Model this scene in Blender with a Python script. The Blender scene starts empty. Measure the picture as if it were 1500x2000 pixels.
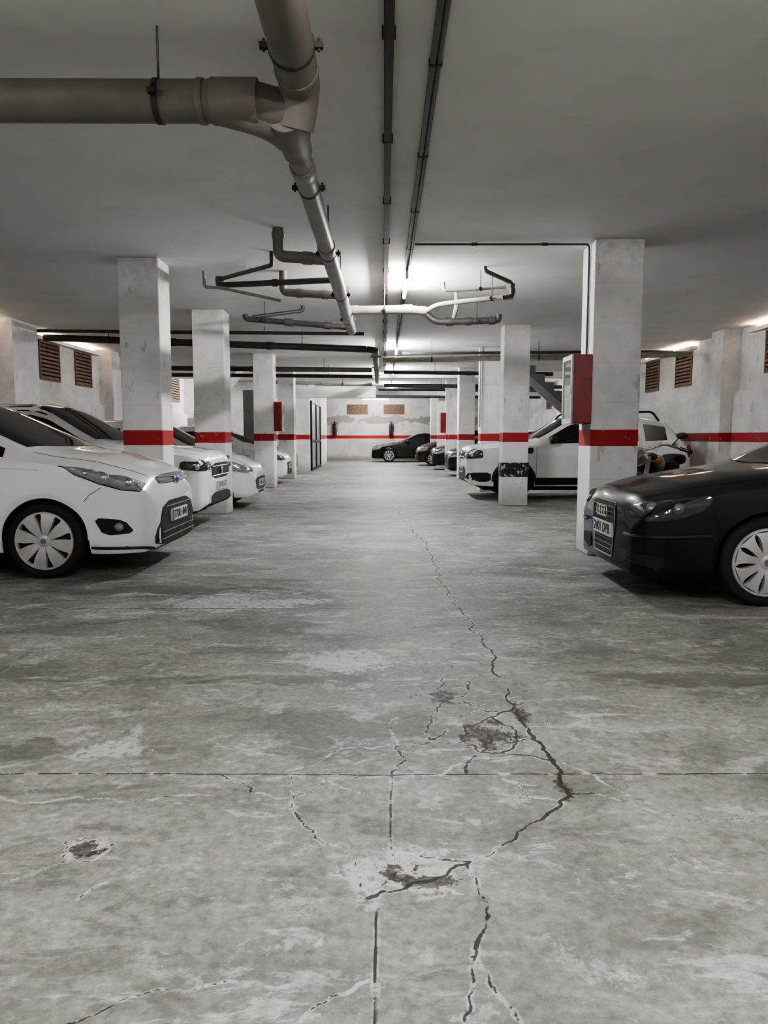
import bpy, bmesh, math, random
import numpy as np
from mathutils import Vector, Matrix
from mathutils.bvhtree import BVHTree
random.seed(4)
SC = bpy.context.scene
COL = SC.collection
pi = math.pi

# ------------------------------------------------------------------ helpers
def link(ob):
    COL.objects.link(ob); return ob

def meta(ob, label, category, group=None):
    ob["label"] = label; ob["category"] = category
    if group: ob["group"] = group
    return ob

def empty(name, loc=(0,0,0), rot=0.0):
    e = bpy.data.objects.new(name, None); e.empty_display_size = .2
    e.location = loc; e.rotation_euler = (0,0,rot); return link(e)

class MB:
    def __init__(s): s.v=[]; s.f=[]; s.m=[]
    def add(s, vs, fs, mi=0):
        o=len(s.v); s.v += [tuple(p) for p in vs]
        for f in fs: s.f.append(tuple(i+o for i in f)); s.m.append(mi)
    def box(s,x0,x1,y0,y1,z0,z1,mi=0):
        s.add([(x0,y0,z0),(x1,y0,z0),(x1,y1,z0),(x0,y1,z0),(x0,y0,z1),(x1,y0,z1),(x1,y1,z1),(x0,y1,z1)],
              [(0,3,2,1),(4,5,6,7),(0,1,5,4),(1,2,6,5),(2,3,7,6),(3,0,4,7)],mi)
    def tube(s,pts,r,n=14,mi=0,caps=True):
        pts=[Vector(p) for p in pts]; k=len(pts)
        rs = r if isinstance(r,(list,tuple)) else [r]*k
        t0=(pts[1]-pts[0]).normalized()
        up=Vector((0,0,1)) if abs(t0.z)<.9 else Vector((1,0,0))
        a=t0.cross(up).normalized()
        rings=[]
        for i,p in enumerate(pts):
            if i==0: t=t0
            elif i==k-1: t=(pts[i]-pts[i-1]).normalized()
            else: t=((pts[i]-pts[i-1]).normalized()+(pts[i+1]-pts[i]).normalized()).normalized()
            a=(a-t*a.dot(t)).normalized(); b=t.cross(a)
            rings.append([p+(a*math.cos(2*pi*j/n)+b*math.sin(2*pi*j/n))*rs[i] for j in range(n)])
        vs=[q for R in rings for q in R]; fs=[]
        for i in range(k-1):
            for j in range(n):
                fs.append((i*n+j,i*n+(j+1)%n,(i+1)*n+(j+1)%n,(i+1)*n+j))
        if caps:
            fs.append(tuple(range(n))[::-1]); fs.append(tuple((k-1)*n+j for j in range(n)))
        s.add(vs,fs,mi)
    def lathe(s,prof,c=(0,0,0),axis='y',n=40,mi=0):
        vs=[];fs=[];k=len(prof)
        for (r,h) in prof:
            for j in range(n):
                a=2*pi*j/n; u=r*math.cos(a); w=r*math.sin(a)
                if axis=='y': p=(u,h,w)
                elif axis=='z': p=(u,w,h)
                else: p=(h,u,w)
                vs.append((p[0]+c[0],p[1]+c[1],p[2]+c[2]))
        for i in range(k-1):
            for j in range(n):
                fs.append((i*n+j,i*n+(j+1)%n,(i+1)*n+(j+1)%n,(i+1)*n+j))
        s.add(vs,fs,mi)
    def ball(s,c,rx,ry,rz,mi=0,n=16,m=10,q=2.0):
        vs=[];fs=[]
        sg=lambda x,e: math.copysign(abs(x)**e,x)
        e=2.0/q
        for i in range(m+1):
            th=-pi/2+pi*i/m
            for j in range(n):
                ph=2*pi*j/n
                vs.append((c[0]+rx*sg(math.cos(th),e)*sg(math.cos(ph),e),c[1]+ry*sg(math.cos(th),e)*sg(math.sin(ph),e),c[2]+rz*sg(math.sin(th),e)))
        for i in range(m):
            for j in range(n):
                fs.append((i*n+j,i*n+(j+1)%n,(i+1)*n+(j+1)%n,(i+1)*n+j))
        s.add(vs,fs,mi)
    def mesh(s,name,mats,smooth=True,angle=40,recalc=True):
        me=bpy.data.meshes.new(name); me.from_pydata(s.v,[],s.f)
        for m in (mats if isinstance(mats,(list,tuple)) else [mats]): me.materials.append(m)
        me.polygons.foreach_set("material_index",s.m)
        if recalc:
            bm=bmesh.new(); bm.from_mesh(me); bmesh.ops.recalc_face_normals(bm,faces=bm.faces); bm.to_mesh(me); bm.free()
        if smooth:
            me.polygons.foreach_set("use_smooth",[True]*len(me.polygons))
            me.set_sharp_from_angle(angle=math.radians(angle))
        me.update(); return me
    def ob(s,name,mats,parent=None,smooth=True,angle=40,recalc=True,bevel=0):
        o=link(bpy.data.objects.new(name,s.mesh(name,mats,smooth,angle,recalc)))
        if parent: o.parent=parent
        if bevel:
            b=o.modifiers.new("bevel",'BEVEL'); b.width=bevel; b.segments=2; b.limit_method='ANGLE'
        return o

def fillet(pts,rad,n=6):
    pts=[Vector(p) for p in pts]; out=[pts[0]]
    for i in range(1,len(pts)-1):
        a,b,c=pts[i-1],pts[i],pts[i+1]
        d=min(rad,(a-b).length*.49,(c-b).length*.49)
        p=b+(a-b).normalized()*d; q=b+(c-b).normalized()*d
        for k in range(n+1):
            t=k/n; out.append(p*(1-t)**2+b*2*t*(1-t)+q*t*t)
    out.append(pts[-1]); return out

# ------------------------------------------------------------------ materials
class NT:
    def __init__(s,name):
        s.mat=bpy.data.materials.new(name); s.mat.use_nodes=True
        s.t=s.mat.node_tree; s.b=s.t.nodes["Principled BSDF"]
        s.geo=s.t.nodes.new("ShaderNodeNewGeometry")
    def n(s,ty,**kw):
        x=s.t.nodes.new(ty)
        for k,v in kw.items(): setattr(x,k,v)
        return x
    def l(s,a,b): s.t.links.new(a,b)
    def val(s,sock,v):
        if isinstance(v,bpy.types.NodeSocket): s.l(v,sock)
        else: sock.default_value=v
    def mapping(s,scale=(1,1,1),loc=(0,0,0),rot=(0,0,0),src=None):
        m=s.n("ShaderNodeMapping"); m.inputs["Scale"].default_value=scale; m.inputs["Location"].default_value=loc; m.inputs["Rotation"].default_value=rot
        s.l(src or s.geo.outputs["Position"],m.inputs["Vector"]); return m.outputs[0]
    def noise(s,scale,detail=4,rough=.6,vec=None,dist=0):
        x=s.n("ShaderNodeTexNoise"); x.inputs["Scale"].default_value=scale; x.inputs["Detail"].default_value=detail
        x.inputs["Roughness"].default_value=rough; x.inputs["Distortion"].default_value=dist
        s.l(vec or s.geo.outputs["Position"],x.inputs["Vector"]); return x.outputs["Fac"]
    def ramp(s,fac,stops):
        r=s.n("ShaderNodeValToRGB"); el=r.color_ramp.elements
        while len(el)<len(stops): el.new(.5)
        for e,(p,c) in zip(el,stops):
            e.position=p; e.color=(c,c,c,1) if not isinstance(c,(tuple,list)) else (*c[:3],1)
        s.l(fac,r.inputs[0]); return r.outputs[0]
    def sm(s,v,a,b):
        m=s.n("ShaderNodeMapRange",interpolation_type='SMOOTHSTEP'); m.inputs["From Min"].default_value=a; m.inputs["From Max"].default_value=b
        s.l(v,m.inputs["Value"]); return m.outputs[0]
    def math(s,op,a,b=0.0):
        m=s.n("ShaderNodeMath",operation=op); s.val(m.inputs[0],a); s.val(m.inputs[1],b)
        return m.outputs[0]
    def mix(s,f,a,b,mode='MIX'):
        m=s.n("ShaderNodeMix",data_type='RGBA',blend_type=mode)
        s.val(m.inputs[0],f)
        for i,v in ((6,a),(7,b)):
            if isinstance(v,(tuple,list)): m.inputs[i].default_value=(*v[:3],1)
            else: s.l(v,m.inputs[i])
        return m.outputs[2]
    def attr(s,name):
        a=s.n("ShaderNodeAttribute",attribute_name=name); return a.outputs["Fac"]
    def bump(s,h,strength=.3,dist=.01):
        b=s.n("ShaderNodeBump"); b.inputs["Strength"].default_value=strength; b.inputs["Distance"].default_value=dist
        s.l(h,b.inputs["Height"]); s.l(b.outputs[0],s.b.inputs["Normal"])
    def xyz(s):
        x=s.n("ShaderNodeSeparateXYZ"); s.l(s.geo.outputs["Position"],x.inputs[0]); return x.outputs

def simple(name,col,rough=.5,metal=0,coat=0,var=.12,scale=8,emis=None,spec=None,alpha=None):
    k=NT(name); f=k.noise(scale,3,.6)
    c2=tuple(max(0,c*(1-var)) for c in col); c1=tuple(min(1,c*(1+var*.6)) for c in col)
    k.l(k.mix(k.sm(f,.3,.7),c2,c1),k.b.inputs["Base Color"])
    k.b.inputs["Roughness"].default_value=rough; k.b.inputs["Metallic"].default_value=metal
    k.b.inputs["Coat Weight"].default_value=coat; k.b.inputs["Coat Roughness"].default_value=.06
    if spec is not None: k.b.inputs["Specular IOR Level"].default_value=spec
    if alpha is not None: k.b.inputs["Alpha"].default_value=alpha
    if emis:
        k.b.inputs["Emission Color"].default_value=(*emis[0],1); k.b.inputs["Emission Strength"].default_value=emis[1]
    return k.mat

def wall_mat(name,base=(.60,.60,.585),stripe=True,dirt=.35,z0=1.11,z1=1.275,bottomdirt=True,blockwork=False):
    k=NT(name); X,Y,Z=k.xyz()
    a=k.noise(1.3,3,.65); b=k.noise(9,5,.72)
    col=k.mix(k.sm(a,.40,.62),tuple(c*(1-dirt*.5) for c in base),base)
    col=k.mix(k.math('MULTIPLY',k.sm(b,.54,.66),dirt*.6),col,tuple(c*.55 for c in base))
    if bottomdirt:
        zz=k.math('ADD',Z,k.math('MULTIPLY',b,.35)); col=k.mix(k.math('MULTIPLY',k.sm(zz,.60,.16),.65),col,(.25,.24,.22))
        hi=k.sm(k.math('ADD',Z,k.math('MULTIPLY',b,.9)),3.2,3.7); col=k.mix(k.math('MULTIPLY',hi,.5),col,(.28,.27,.255))
        scf=k.math('MULTIPLY',k.sm(k.noise(6,5,.75,vec=k.mapping((1,1,.35),(2,9,4))),.60,.64),.45); col=k.mix(scf,col,(.26,.25,.235))
    if blockwork:
        fr=k.math('FRACT',k.math('MULTIPLY',Z,2.6)); ln=k.sm(fr,.035,.0)
        col=k.mix(k.math('MULTIPLY',ln,.22),col,(.2,.2,.19))
    if stripe:
        zj=k.math('ADD',Z,k.math('MULTIPLY',b,.012))
        m=k.math('MULTIPLY',k.sm(zj,z0,z0+.004),k.sm(zj,z1+.004,z1))
        m=k.math('MULTIPLY',m,k.math('SUBTRACT',1.0,k.math('MULTIPLY',k.sm(b,.62,.70),.5)))
        col=k.mix(m,col,k.mix(a,(.28,.010,.012),(.37,.018,.021)))
    k.l(col,k.b.inputs["Base Color"]); k.b.inputs["Roughness"].default_value=.7
    k.bump(b,.25,.01)
    return k.mat

M_wall=wall_mat("painted_wall",(.66,.65,.635))
M_col=wall_mat("painted_column",(.76,.76,.75),dirt=.34,blockwork=True)
M_plain=wall_mat("plain_white_plaster",(.80,.80,.79),stripe=False)

k=NT("peeling_end_wall"); X,Y,Z=k.xyz()
a=k.noise(1.3,4,.65); b=k.noise(5,5,.7)
col=k.mix(k.sm(a,.40,.60),(.56,.54,.53),(.70,.69,.68))
zb=k.math('SUBTRACT',1.0,k.math('MULTIPLY',k.math('ABSOLUTE',k.math('SUBTRACT',Z,2.05)),2.8))
pe=k.noise(1.1,6,.7,vec=k.mapping((1,1,1.6)))
pm=k.sm(k.math('ADD',k.math('MULTIPLY',pe,1.0),k.math('MULTIPLY',zb,.36)),.69,.72)
col=k.mix(k.math('MULTIPLY',pm,.85),col,k.mix(b,(.17,.155,.14),(.38,.36,.335)))
zz=k.math('ADD',Z,k.math('MULTIPLY',b,.35)); col=k.mix(k.math('MULTIPLY',k.sm(zz,.5,.25),.8),col,(.24,.20,.17))
m=k.math('MULTIPLY',k.sm(Z,1.10,1.105),k.sm(Z,1.275,1.27)); col=k.mix(m,col,(.40,.015,.015))
k.l(col,k.b.inputs["Base Color"]); k.b.inputs["Roughness"].default_value=.75
M_far=k.mat

k=NT("scuffed_black_guard"); b=k.noise(11,4,.65)
k.l(k.mix(k.sm(b,.55,.60),(.012,.012,.012),(.45,.44,.42)),k.b.inputs["Base Color"]); k.b.inputs["Roughness"].default_value=.7
M_guard=k.mat

# ceiling
k=NT("ceiling_paint"); 
a=k.noise(.5,3,.6); b=k.noise(2.2,4,.6,dist=.5)
col=k.mix(k.sm(a,.38,.62),(.65,.642,.628),(.71,.702,.69))
col=k.mix(k.math('MULTIPLY',k.sm(b,.52,.70),.20),col,(.50,.49,.475))
k.l(col,k.b.inputs["Base Color"]); k.b.inputs["Roughness"].default_value=.75
k.bump(b,.22,.03)
M_ceil=k.mat

# floor
k=NT("cracked_concrete_floor")
big=k.noise(.5,3,.6,dist=.4); mid=k.noise(1.5,7,.70,dist=.4); fine=k.noise(30,5,.74)
streak=k.noise(1.0,8,.70,vec=k.mapping((.8,1.9,1)),dist=.5)
streak2=k.noise(1.0,7,.76,vec=k.mapping((1.9,5.0,1),(3,7,0)),dist=.8)
vor=k.noise(4.0,8,.76,vec=k.mapping((1,1.2,1),(11,5,0)),dist=.3)
w1=k.noise(13,5,.72); w3=k.noise(5,2,.6,vec=k.mapping((1,1,1),(5,5,5)))
col=k.ramp(mid,[(.36,(.140,.141,.127)),(.46,(.200,.201,.184)),(.55,(.250,.251,.231)),(.66,(.320,.321,.298))])
col=k.mix(k.math('MULTIPLY',k.sm(big,.44,.60),.35),col,(.170,.170,.155))
col=k.mix(k.math('MULTIPLY',k.sm(streak,.54,.61),.50),col,(.355,.355,.33))
col=k.mix(k.math('MULTIPLY',k.sm(streak2,.565,.61),.68),col,(.50,.50,.475))
col=k.mix(k.math('MULTIPLY',k.sm(streak,.46,.38),.65),col,(.092,.092,.080))
col=k.mix(k.math('MULTIPLY',k.sm(vor,.565,.605),.52),col,(.45,.45,.425))
col=k.mix(k.math('MULTIPLY',k.sm(vor,.44,.37),.52),col,(.105,.105,.092))
col=k.mix(k.math('MULTIPLY',k.sm(streak2,.43,.37),.50),col,(.088,.088,.076))
col=k.mix(.58,col,k.ramp(fine,[(.33,.20),(.5,.50),(.66,.80)]),'OVERLAY')
dp=k.attr("patch_pale"); dd=k.attr("patch_dark"); d1=k.attr("crack"); d2=k.attr("pale_crack"); d3=k.attr("joint")
pm=k.sm(k.math('ADD',dp,k.math('MULTIPLY',k.math('SUBTRACT',vor,.5),4.6)),1.05,.88)
pm=k.math('MULTIPLY',pm,k.sm(fine,.38,.52))
col=k.mix(k.math('MULTIPLY',pm,.80),col,(.54,.54,.515))
fo=k.math('MULTIPLY',k.math('SUBTRACT',w1,.5),.022)
fo2=k.math('MULTIPLY',k.math('SUBTRACT',w1,.5),.012)
gate=k.math('MULTIPLY',k.sm(vor,.44,.54),k.sm(fine,.36,.50))
rim=k.math('MULTIPLY',k.sm(k.math('ADD',d1,fo),.009,.001),gate)
col=k.mix(k.math('MULTIPLY',rim,.70),col,(.58,.58,.555))
rim2=k.math('MULTIPLY',k.sm(k.math('ADD',d2,fo2),.0075,.0015),k.math('MULTIPLY',k.sm(vor,.38,.48),k.sm(fine,.32,.46)))
col=k.mix(k.math('MULTIPLY',rim2,.80),col,(.60,.60,.575))
rim3=k.math('MULTIPLY',k.sm(k.math('ADD',d3,fo),.012,.004),gate)
col=k.mix(k.math('MULTIPLY',rim3,.70),col,(.56,.56,.535))
dk=k.sm(k.math('ADD',dd,k.math('MULTIPLY',k.math('SUBTRACT',w1,.5),7.0)),1.0,.88)
dkm=k.math('MULTIPLY',dk,.93)
col=k.mix(dkm,col,k.mix(k.sm(fine,.42,.60),(.020,.017,.013),(.10,.095,.08)))
wn=k.math('MULTIPLY',k.math('SUBTRACT',w1,.5),.018)
core=k.sm(k.math('ADD',d1,wn),.0016,-.0006)
core2=k.math('MULTIPLY',k.sm(d2,.0040,.0020),k.sm(w1,.48,.52))
core3=k.math('MULTIPLY',k.sm(d3,.0052,.0034),k.sm(w1,.41,.46))
core=k.math('MAXIMUM',k.math('MAXIMUM',core,core2),core3)
col=k.mix(k.math('MULTIPLY',core,.95),col,(.016,.014,.011))
st=k.sm(k.math('ADD',k.attr("stain"),k.math('MULTIPLY',k.math('SUBTRACT',streak2,.5),6.0)),1.0,.6)
col=k.mix(k.math('MULTIPLY',st,.6),col,(.068,.066,.056))
k.l(col,k.b.inputs["Base Color"])
rg=k.math('ADD',.42,k.math('MULTIPLY',mid,.34)); k.l(rg,k.b.inputs["Roughness"]); k.b.inputs["Specular IOR Level"].default_value=.4
h=k.math('ADD',k.math('MULTIPLY',fine,.40),k.math('MULTIPLY',vor,.45))
h=k.math('SUBTRACT',h,k.math('MULTIPLY',core,1.5)); h=k.math('SUBTRACT',h,k.math('MULTIPLY',dkm,.6))
k.bump(h,.40,.012)
M_floor=k.mat

def paint(name,col,rough=.22,dirt=.15,haze=.04,coat=.8,spec=.5):
    k=NT(name); f=k.noise(3,3,.6); X,Y,Z=k.xyz()
    c=k.mix(k.math('MULTIPLY',k.sm(f,.4,.7),haze),col,tuple(min(1,q*.7+.10) for q in col))
    low=k.sm(k.math('ADD',Z,k.math('MULTIPLY',f,.25)),.55,.25)
    c=k.mix(k.math('MULTIPLY',low,dirt),c,(.13,.12,.11))
    k.l(c,k.b.inputs["Base Color"]); k.b.inputs["Roughness"].default_value=rough
    k.b.inputs["Specular IOR Level"].default_value=spec
    k.b.inputs["Coat Weight"].default_value=coat; k.b.inputs["Coat Roughness"].default_value=.03
    return k.mat
P_white=paint("white_car_paint",(.80,.81,.82))
P_plum=paint("dark_plum_paint",(.0045,.0035,.0070),.35,.02,.0,.55,.15)
P_black=paint("black_car_paint",(.003,.003,.004),.3,.0,.0,.5,.15)
P_red=paint("dark_red_car_paint",(.03,.004,.004),.25,.02,.0,.5,.2)
P_grey=paint("grey_car_paint",(.03,.03,.035),.3)
M_blackp=simple("black_plastic",(.009,.009,.010),.5,spec=.35)
M_rubber=simple("tyre_rubber",(.014,.013,.012),.8,spec=.3)
M_glass=simple("tinted_glass",(.006,.008,.008),.04,coat=.4,var=.05)
M_silver=simple("silver_hubcap",(.50,.50,.51),.35,metal=.35)
M_chrome=simple("chrome",(.75,.75,.76),.12,metal=1,var=.03)
M_dark=simple("dark_cavity",(.006,.006,.006),.9)
M_lamp=simple("headlamp_glass",(.28,.29,.30),.06,coat=1,metal=.45)
M_lampdk=simple("smoked_headlamp_glass",(.045,.045,.05),.06,coat=1,metal=.45)
M_refl=simple("headlamp_reflector",(.8,.8,.82),.15,metal=1)
M_plate=simple("plate_white",(.58,.58,.56),.4,var=.04)
M_blue=simple("blue_enamel",(.01,.04,.25),.3)
M_ink=simple("black_ink",(.01,.01,.012),.5)
M_orange=simple("amber_lens",(.5,.15,.02),.2)
M_redl=simple("red_lens",(.30,.01,.01),.15,coat=1)
M_redcab=simple("red_cabinet_enamel",(.22,.008,.014),.35,var=.2)
M_exting=simple("dull_red_cylinder",(.035,.012,.012),.5,var=.2)
M_cabglass=simple("cabinet_glass",(.12,.13,.13),.1,coat=1)
M_whitemetal=simple("white_metal",(.5,.5,.48),.45)
M_brownpipe=simple("dusty_brown_pvc",(.145,.132,.113),.55,var=.14,scale=4)
M_greypipe=simple("grey_pvc",(.20,.192,.175),.42,var=.18,scale=6)
M_beigepipe=simple("beige_pvc",(.27,.255,.21),.45,var=.2,scale=6)
M_darkpipe=simple("dark_pipe",(.040,.036,.032),.5,var=.3,scale=6)
M_redbrown=simple("oxide_red_pipe",(.030,.015,.015),.5,var=.3)
M_tray=simple("grey_conduit",(.08,.08,.085),.45,var=.2)
M_clamp=simple("rusty_clamp_steel",(.05,.042,.036),.6,metal=.4,var=.4)
M_wood=simple("wooden_louvre",(.20,.13,.08),.6,var=.35,scale=14)
M_tube=simple("fluorescent_tube",(1,1,1),.4,var=0,emis=((.97,.985,1.0),310))
M_tubed=simple("dim_fluorescent_tube",(1,1,1),.4,var=0,emis=((1.0,.985,.965),185))
M_tubew=simple("added_warm_tube",(1,1,1),.4,var=0,emis=((1.0,.72,.50),42))
M_grey=simple("grey_painted_metal",(.14,.145,.15),.45)
M_lgrey=simple("pale_grey_panel",(.22,.23,.235),.35)
M_steel=simple("engine_alloy",(.35,.35,.36),.35,metal=.8)

# ------------------------------------------------------------------ camera
cd=bpy.data.cameras.new("camera"); cam=link(bpy.data.objects.new("camera",cd))
cam.location=(0,0,1.2); cam.rotation_euler=(math.radians(90-5.79),0,0)
cd.sensor_fit='VERTICAL'; cd.sensor_height=36; cd.lens=36*1450/2000; cd.clip_end=200
SC.camera=cam

# ------------------------------------------------------------------ room
XW=6.4; YF=38.0; YB=-3.0; H=3.12; HC=H-.0008
def structure(o):
    o["kind"]="structure"; return o
def sbox(name,b,mat,bevel=0):
    m=MB(); m.box(*b); return structure(m.ob(name,mat,smooth=False,bevel=bevel))
sbox("wall_left",(-XW-.2,-XW,YB-.2,YF+.2,0,H+.2),M_wall)
sbox("wall_right",(XW,XW+.2,YB-.2,YF+.2,0,H+.2),M_wall)
sbox("wall_back",(-XW,XW,YF,YF+.2,0,H+.2),M_far)
sbox("wall_front",(-XW,XW,YB-.2,YB,0,H+.2),M_wall)
sbox("ceiling",(-XW,XW,YB,YF,H,H+.2),M_ceil)
sbox("trim_1",(-XW,XW,22.2,22.6,2.93,H),M_ceil)
sbox("trim_2",(-XW,XW,30.0,30.4,2.85,H),M_ceil)
sbox("trim_3",(XW-.10,XW,YB,YF,0,2.0),M_wall)
sbox("trim_4",(-XW,-XW+.10,YB,YF,0,1.9),M_wall)

# floor mesh with measured crack traces
xs=np.unique(np.round(np.concatenate([np.arange(-XW,-1.5,.06),np.arange(-1.5,1.6,.0085),np.arange(1.6,XW+.001,.06),[XW]]),5))
ys=np.unique(np.round(np.concatenate([np.arange(YB,1.2,.12),np.arange(1.2,3.95,.0085),np.arange(3.95,7.2,.022),np.arange(7.2,14,.08),np.arange(14,YF,.5),[YF]]),5))
nx,ny=len(xs),len(ys)
GX,GY=np.meshgrid(xs,ys)
rng=np.random.RandomState(11)
def frac(ln,amp=.17,mn=.018):
    pts=[np.array(p,float) for p in ln]
    while True:
        out=[pts[0]]; ch=False
        for a,b in zip(pts[:-1],pts[1:]):
            L=np.hypot(*(b-a))
            if L>mn:
                nrm=np.array([-(b-a)[1],(b-a)[0]]); off=rng.uniform(-amp,amp)*(1 if L<.2 else .2/L)
                out.append((a+b)/2+nrm*off); ch=True
            out.append(b)
        pts=out
        if not ch: return pts
def dist(lines,amp=.17):
    D=np.full(GX.shape,9.0,dtype=np.float64)
    for it in lines:
        w0,ln=it if isinstance(it,tuple) else (0.0,it)
        ln=frac(ln,amp)
        for (ax,ay),(bx,by) in zip(ln[:-1],ln[1:]):
            i0=np.searchsorted(xs,min(ax,bx)-.06); i1=np.searchsorted(xs,max(ax,bx)+.06)
            j0=np.searchsorted(ys,min(ay,by)-.06); j1=np.searchsorted(ys,max(ay,by)+.06)
            if i1<=i0 or j1<=j0: continue
            X=GX[j0:j1,i0:i1]; Y=GY[j0:j1,i0:i1]
            dx,dy=bx-ax,by-ay; L2=dx*dx+dy*dy+1e-12
            t=np.clip(((X-ax)*dx+(Y-ay)*dy)/L2,0,1)
            d=np.hypot(X-ax-t*dx,Y-ay-t*dy)-w0
            D[j0:j1,i0:i1]=np.minimum(D[j0:j1,i0:i1],d)
    return np.minimum(D,.1)
def ell(lst):
    D=np.full(GX.shape,9.0)
    for cx,cy,rx,ry in lst: D=np.minimum(D,np.hypot((GX-cx)/rx,(GY-cy)/ry))
    return D
CR=[
(.0075,[(.15,16.5),(0.264,12.7),(0.408,9.031),(0.488,6.994),(0.471,6.002)]),
(.0060,[(0.471,6.002),(0.537,5.094),(0.552,4.479),(0.582,3.882),(.588,3.62)]),
(.0055,[(0.593,3.451),(0.584,3.214),(0.601,2.951)]),
(.0080,[(0.601,2.951),(0.611,2.750),(0.625,2.638),(0.619,2.494),(0.626,2.400)]),
(.0055,[(0.626,2.400),(0.576,2.313),(0.501,2.231)]),
(.0028,[(0.501,2.231),(0.425,2.170),(0.365,2.098),(0.310,2.030),(0.239,1.991)]),
(.0034,[(0.239,1.991),(0.252,1.917),(0.261,1.827),(0.255,1.734),(0.218,1.641),(0.198,1.573),(0.189,1.495),(0.170,1.411),(.16,1.2)]),
(.0024,[(0.202,1.607),(0.232,1.526),(0.261,1.466),(0.280,1.418)]),
(.0045,[(.626,2.4),(.709,2.4)]),
(.0030,[(-.588,2.554),(-.503,2.494),(-.451,2.407)]),
(.0030,[(-.301,2.382),(-.278,2.261),(-.22,2.167),(-.166,2.085)]),
(.0030,[(.02,2.798),(.14,2.798),(.222,2.823),(.303,2.823)]),
(.0036,[(.05,2.798),(.066,2.637),(.027,2.534)]),
(.0034,[(.295,3.31),(.369,3.345),(.417,3.563)]),(.0034,[(.364,3.81),(.29,3.725),(.257,3.451),(.295,3.31)]),
(.0036,[(.28,3.278),(.198,3.092),(.179,2.848),(.204,2.848)]),
(.0045,[(.362,3.278),(.449,3.152),(.563,3.165)]),
(.0055,[(.584,3.214),(.463,3.092),(.34,2.98),(.306,2.848),(.371,2.727),(.45,2.727),(.525,2.823),(.532,2.98),(.463,3.092)]),
(.0042,[(.349,2.705),(.294,2.554)]),(.0050,[(.45,2.727),(.543,2.705),(.62,2.659)]),
(.0050,[(-.04,1.83),(-.007,1.857),(.069,1.891),(.154,1.922)]),(.0040,[(.154,1.922),(.202,1.978),(.239,1.991)]),
(.0050,[(.096,6.87),(.2,6.85),(.28,6.88)]),(.005,[(-.38,6.25),(-.26,6.23)]),(.006,[(.9,8.5),(1.1,8.47),(1.25,8.5)]),
(.0038,[(.233,1.998),(.189,2.003),(.103,2.025)]),(.0035,[(.525,2.823),(.60,2.86)]),(.005,[(.40,2.95),(.43,2.84),(.371,2.727)]),(.0045,[(.306,2.848),(.38,2.84),(.45,2.80),(.525,2.823)]),
(.0030,[(.463,3.092),(.48,2.95),(.525,2.823)]),(.0030,[(.34,2.98),(.25,2.93),(.19,2.85)]),(.0030,[(.55,3.165),(.60,3.05)]),
]
PC=[
[(.626,2.4),(.709,2.4),(.807,2.329),(.916,2.261),(.993,2.213),(1.118,2.238),(1.205,2.219),(1.6,2.2)],
[(.663,2.637),(.766,2.475),(.874,2.329)],
[(-.451,2.407),(-.358,2.364),(-.301,2.382),(-.199,2.514),(.018,2.534)],
[(-.301,2.382),(-.32,2.45),(-.33,2.54)],[(-.166,2.085),(-.087,2.003),(-.06,1.93),(-.04,1.83)],
[(-.376,2.554),(-.282,2.615),(-.196,2.727),(-.119,2.774),(.02,2.798)],
[(.066,3.092),(.05,2.798)],[(.103,2.025),(.022,2.03),(.036,1.952),(-.007,1.857)],
[(-.652,1.411),(-.592,1.446),(-.541,1.488),(-.457,1.503),(-.362,1.526),(-.283,1.529),(-.208,1.518)],
[(-.174,1.411),(-.121,1.474),(-.034,1.534)],[(.638,2.98),(.717,3.092)],[(.416,2.514),(.481,2.382),(.597,2.329)],
[(-1.289,2.38),(-1.1,2.347),(-.938,2.364),(-.722,2.382),(-.567,2.382)],
[(-.199,2.514),(-.1,2.42),(-.02,2.37)],[(.2,2.53),(.27,2.62),(.36,2.70)],
[(.28,3.9),(.4,3.86),(.58,3.88)],[(.626,2.4),(.50,2.46),(.416,2.514)],
[(-.95,2.10),(-.9,1.99),(-.83,2.0),(-.80,2.09),(-.88,2.12),(-.95,2.10)],[(-.9,1.99),(-1.05,1.9)],[(-.75,1.9),(-.8,1.82)],
]
JT=[(.001,[(-3,2.55),(-1.37,2.545),(-.55,2.545),(0,2.537),(.64,2.545),(1.6,2.55)]),(.0,[(.027,2.534),(.02,2.3),(.02,2.06)]),(.0,[(-.016,1.79),(-.018,1.5),(-.018,1.0)]),(.006,[(-2.6,5.13),(.54,5.1)])]
dcr=dist(CR); dpc=dist(PC); djt=dist(JT,.02)
pale=ell([(.07,1.97,.16,.10),(-.05,1.92,.06,.11),(.13,1.96,.1,.06),(-.87,2.06,.07,.05),(-1.05,2.75,.14,.08),(-.2,3.9,.25,.2),(-1.0,5.4,.5,.3)])
dark=ell([(.42,2.90,.09,.12),(.05,1.93,.045,.045),(.27,3.35,.07,.08),(-.87,2.06,.045,.03),(.12,1.905,.06,.022),(.62,2.44,.03,.06),(.60,3.12,.03,.1)])
stain=ell([(-1.38,2.74,.22,.11),(-1.75,5.7,.9,.25),(-.6,5.5,.5,.12),(1.5,3.6,.6,.12),(-.5,3.6,.5,.08)])
vs=np.stack([GX.ravel(),GY.ravel(),np.zeros(nx*ny)],1)
idx=np.arange(nx*ny).reshape(ny,nx)
q=np.stack([idx[:-1,:-1],idx[:-1,1:],idx[1:,1:],idx[1:,:-1]],-1).reshape(-1,4)
me=bpy.data.meshes.new("floor")
me.vertices.add(len(vs)); me.vertices.foreach_set("co",vs.ravel())
me.loops.add(q.size); me.loops.foreach_set("vertex_index",q.ravel().astype(np.int32))
me.polygons.add(len(q)); me.polygons.foreach_set("loop_start",(np.arange(len(q))*4).astype(np.int32))
me.update(calc_edges=True); me.validate()
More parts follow.
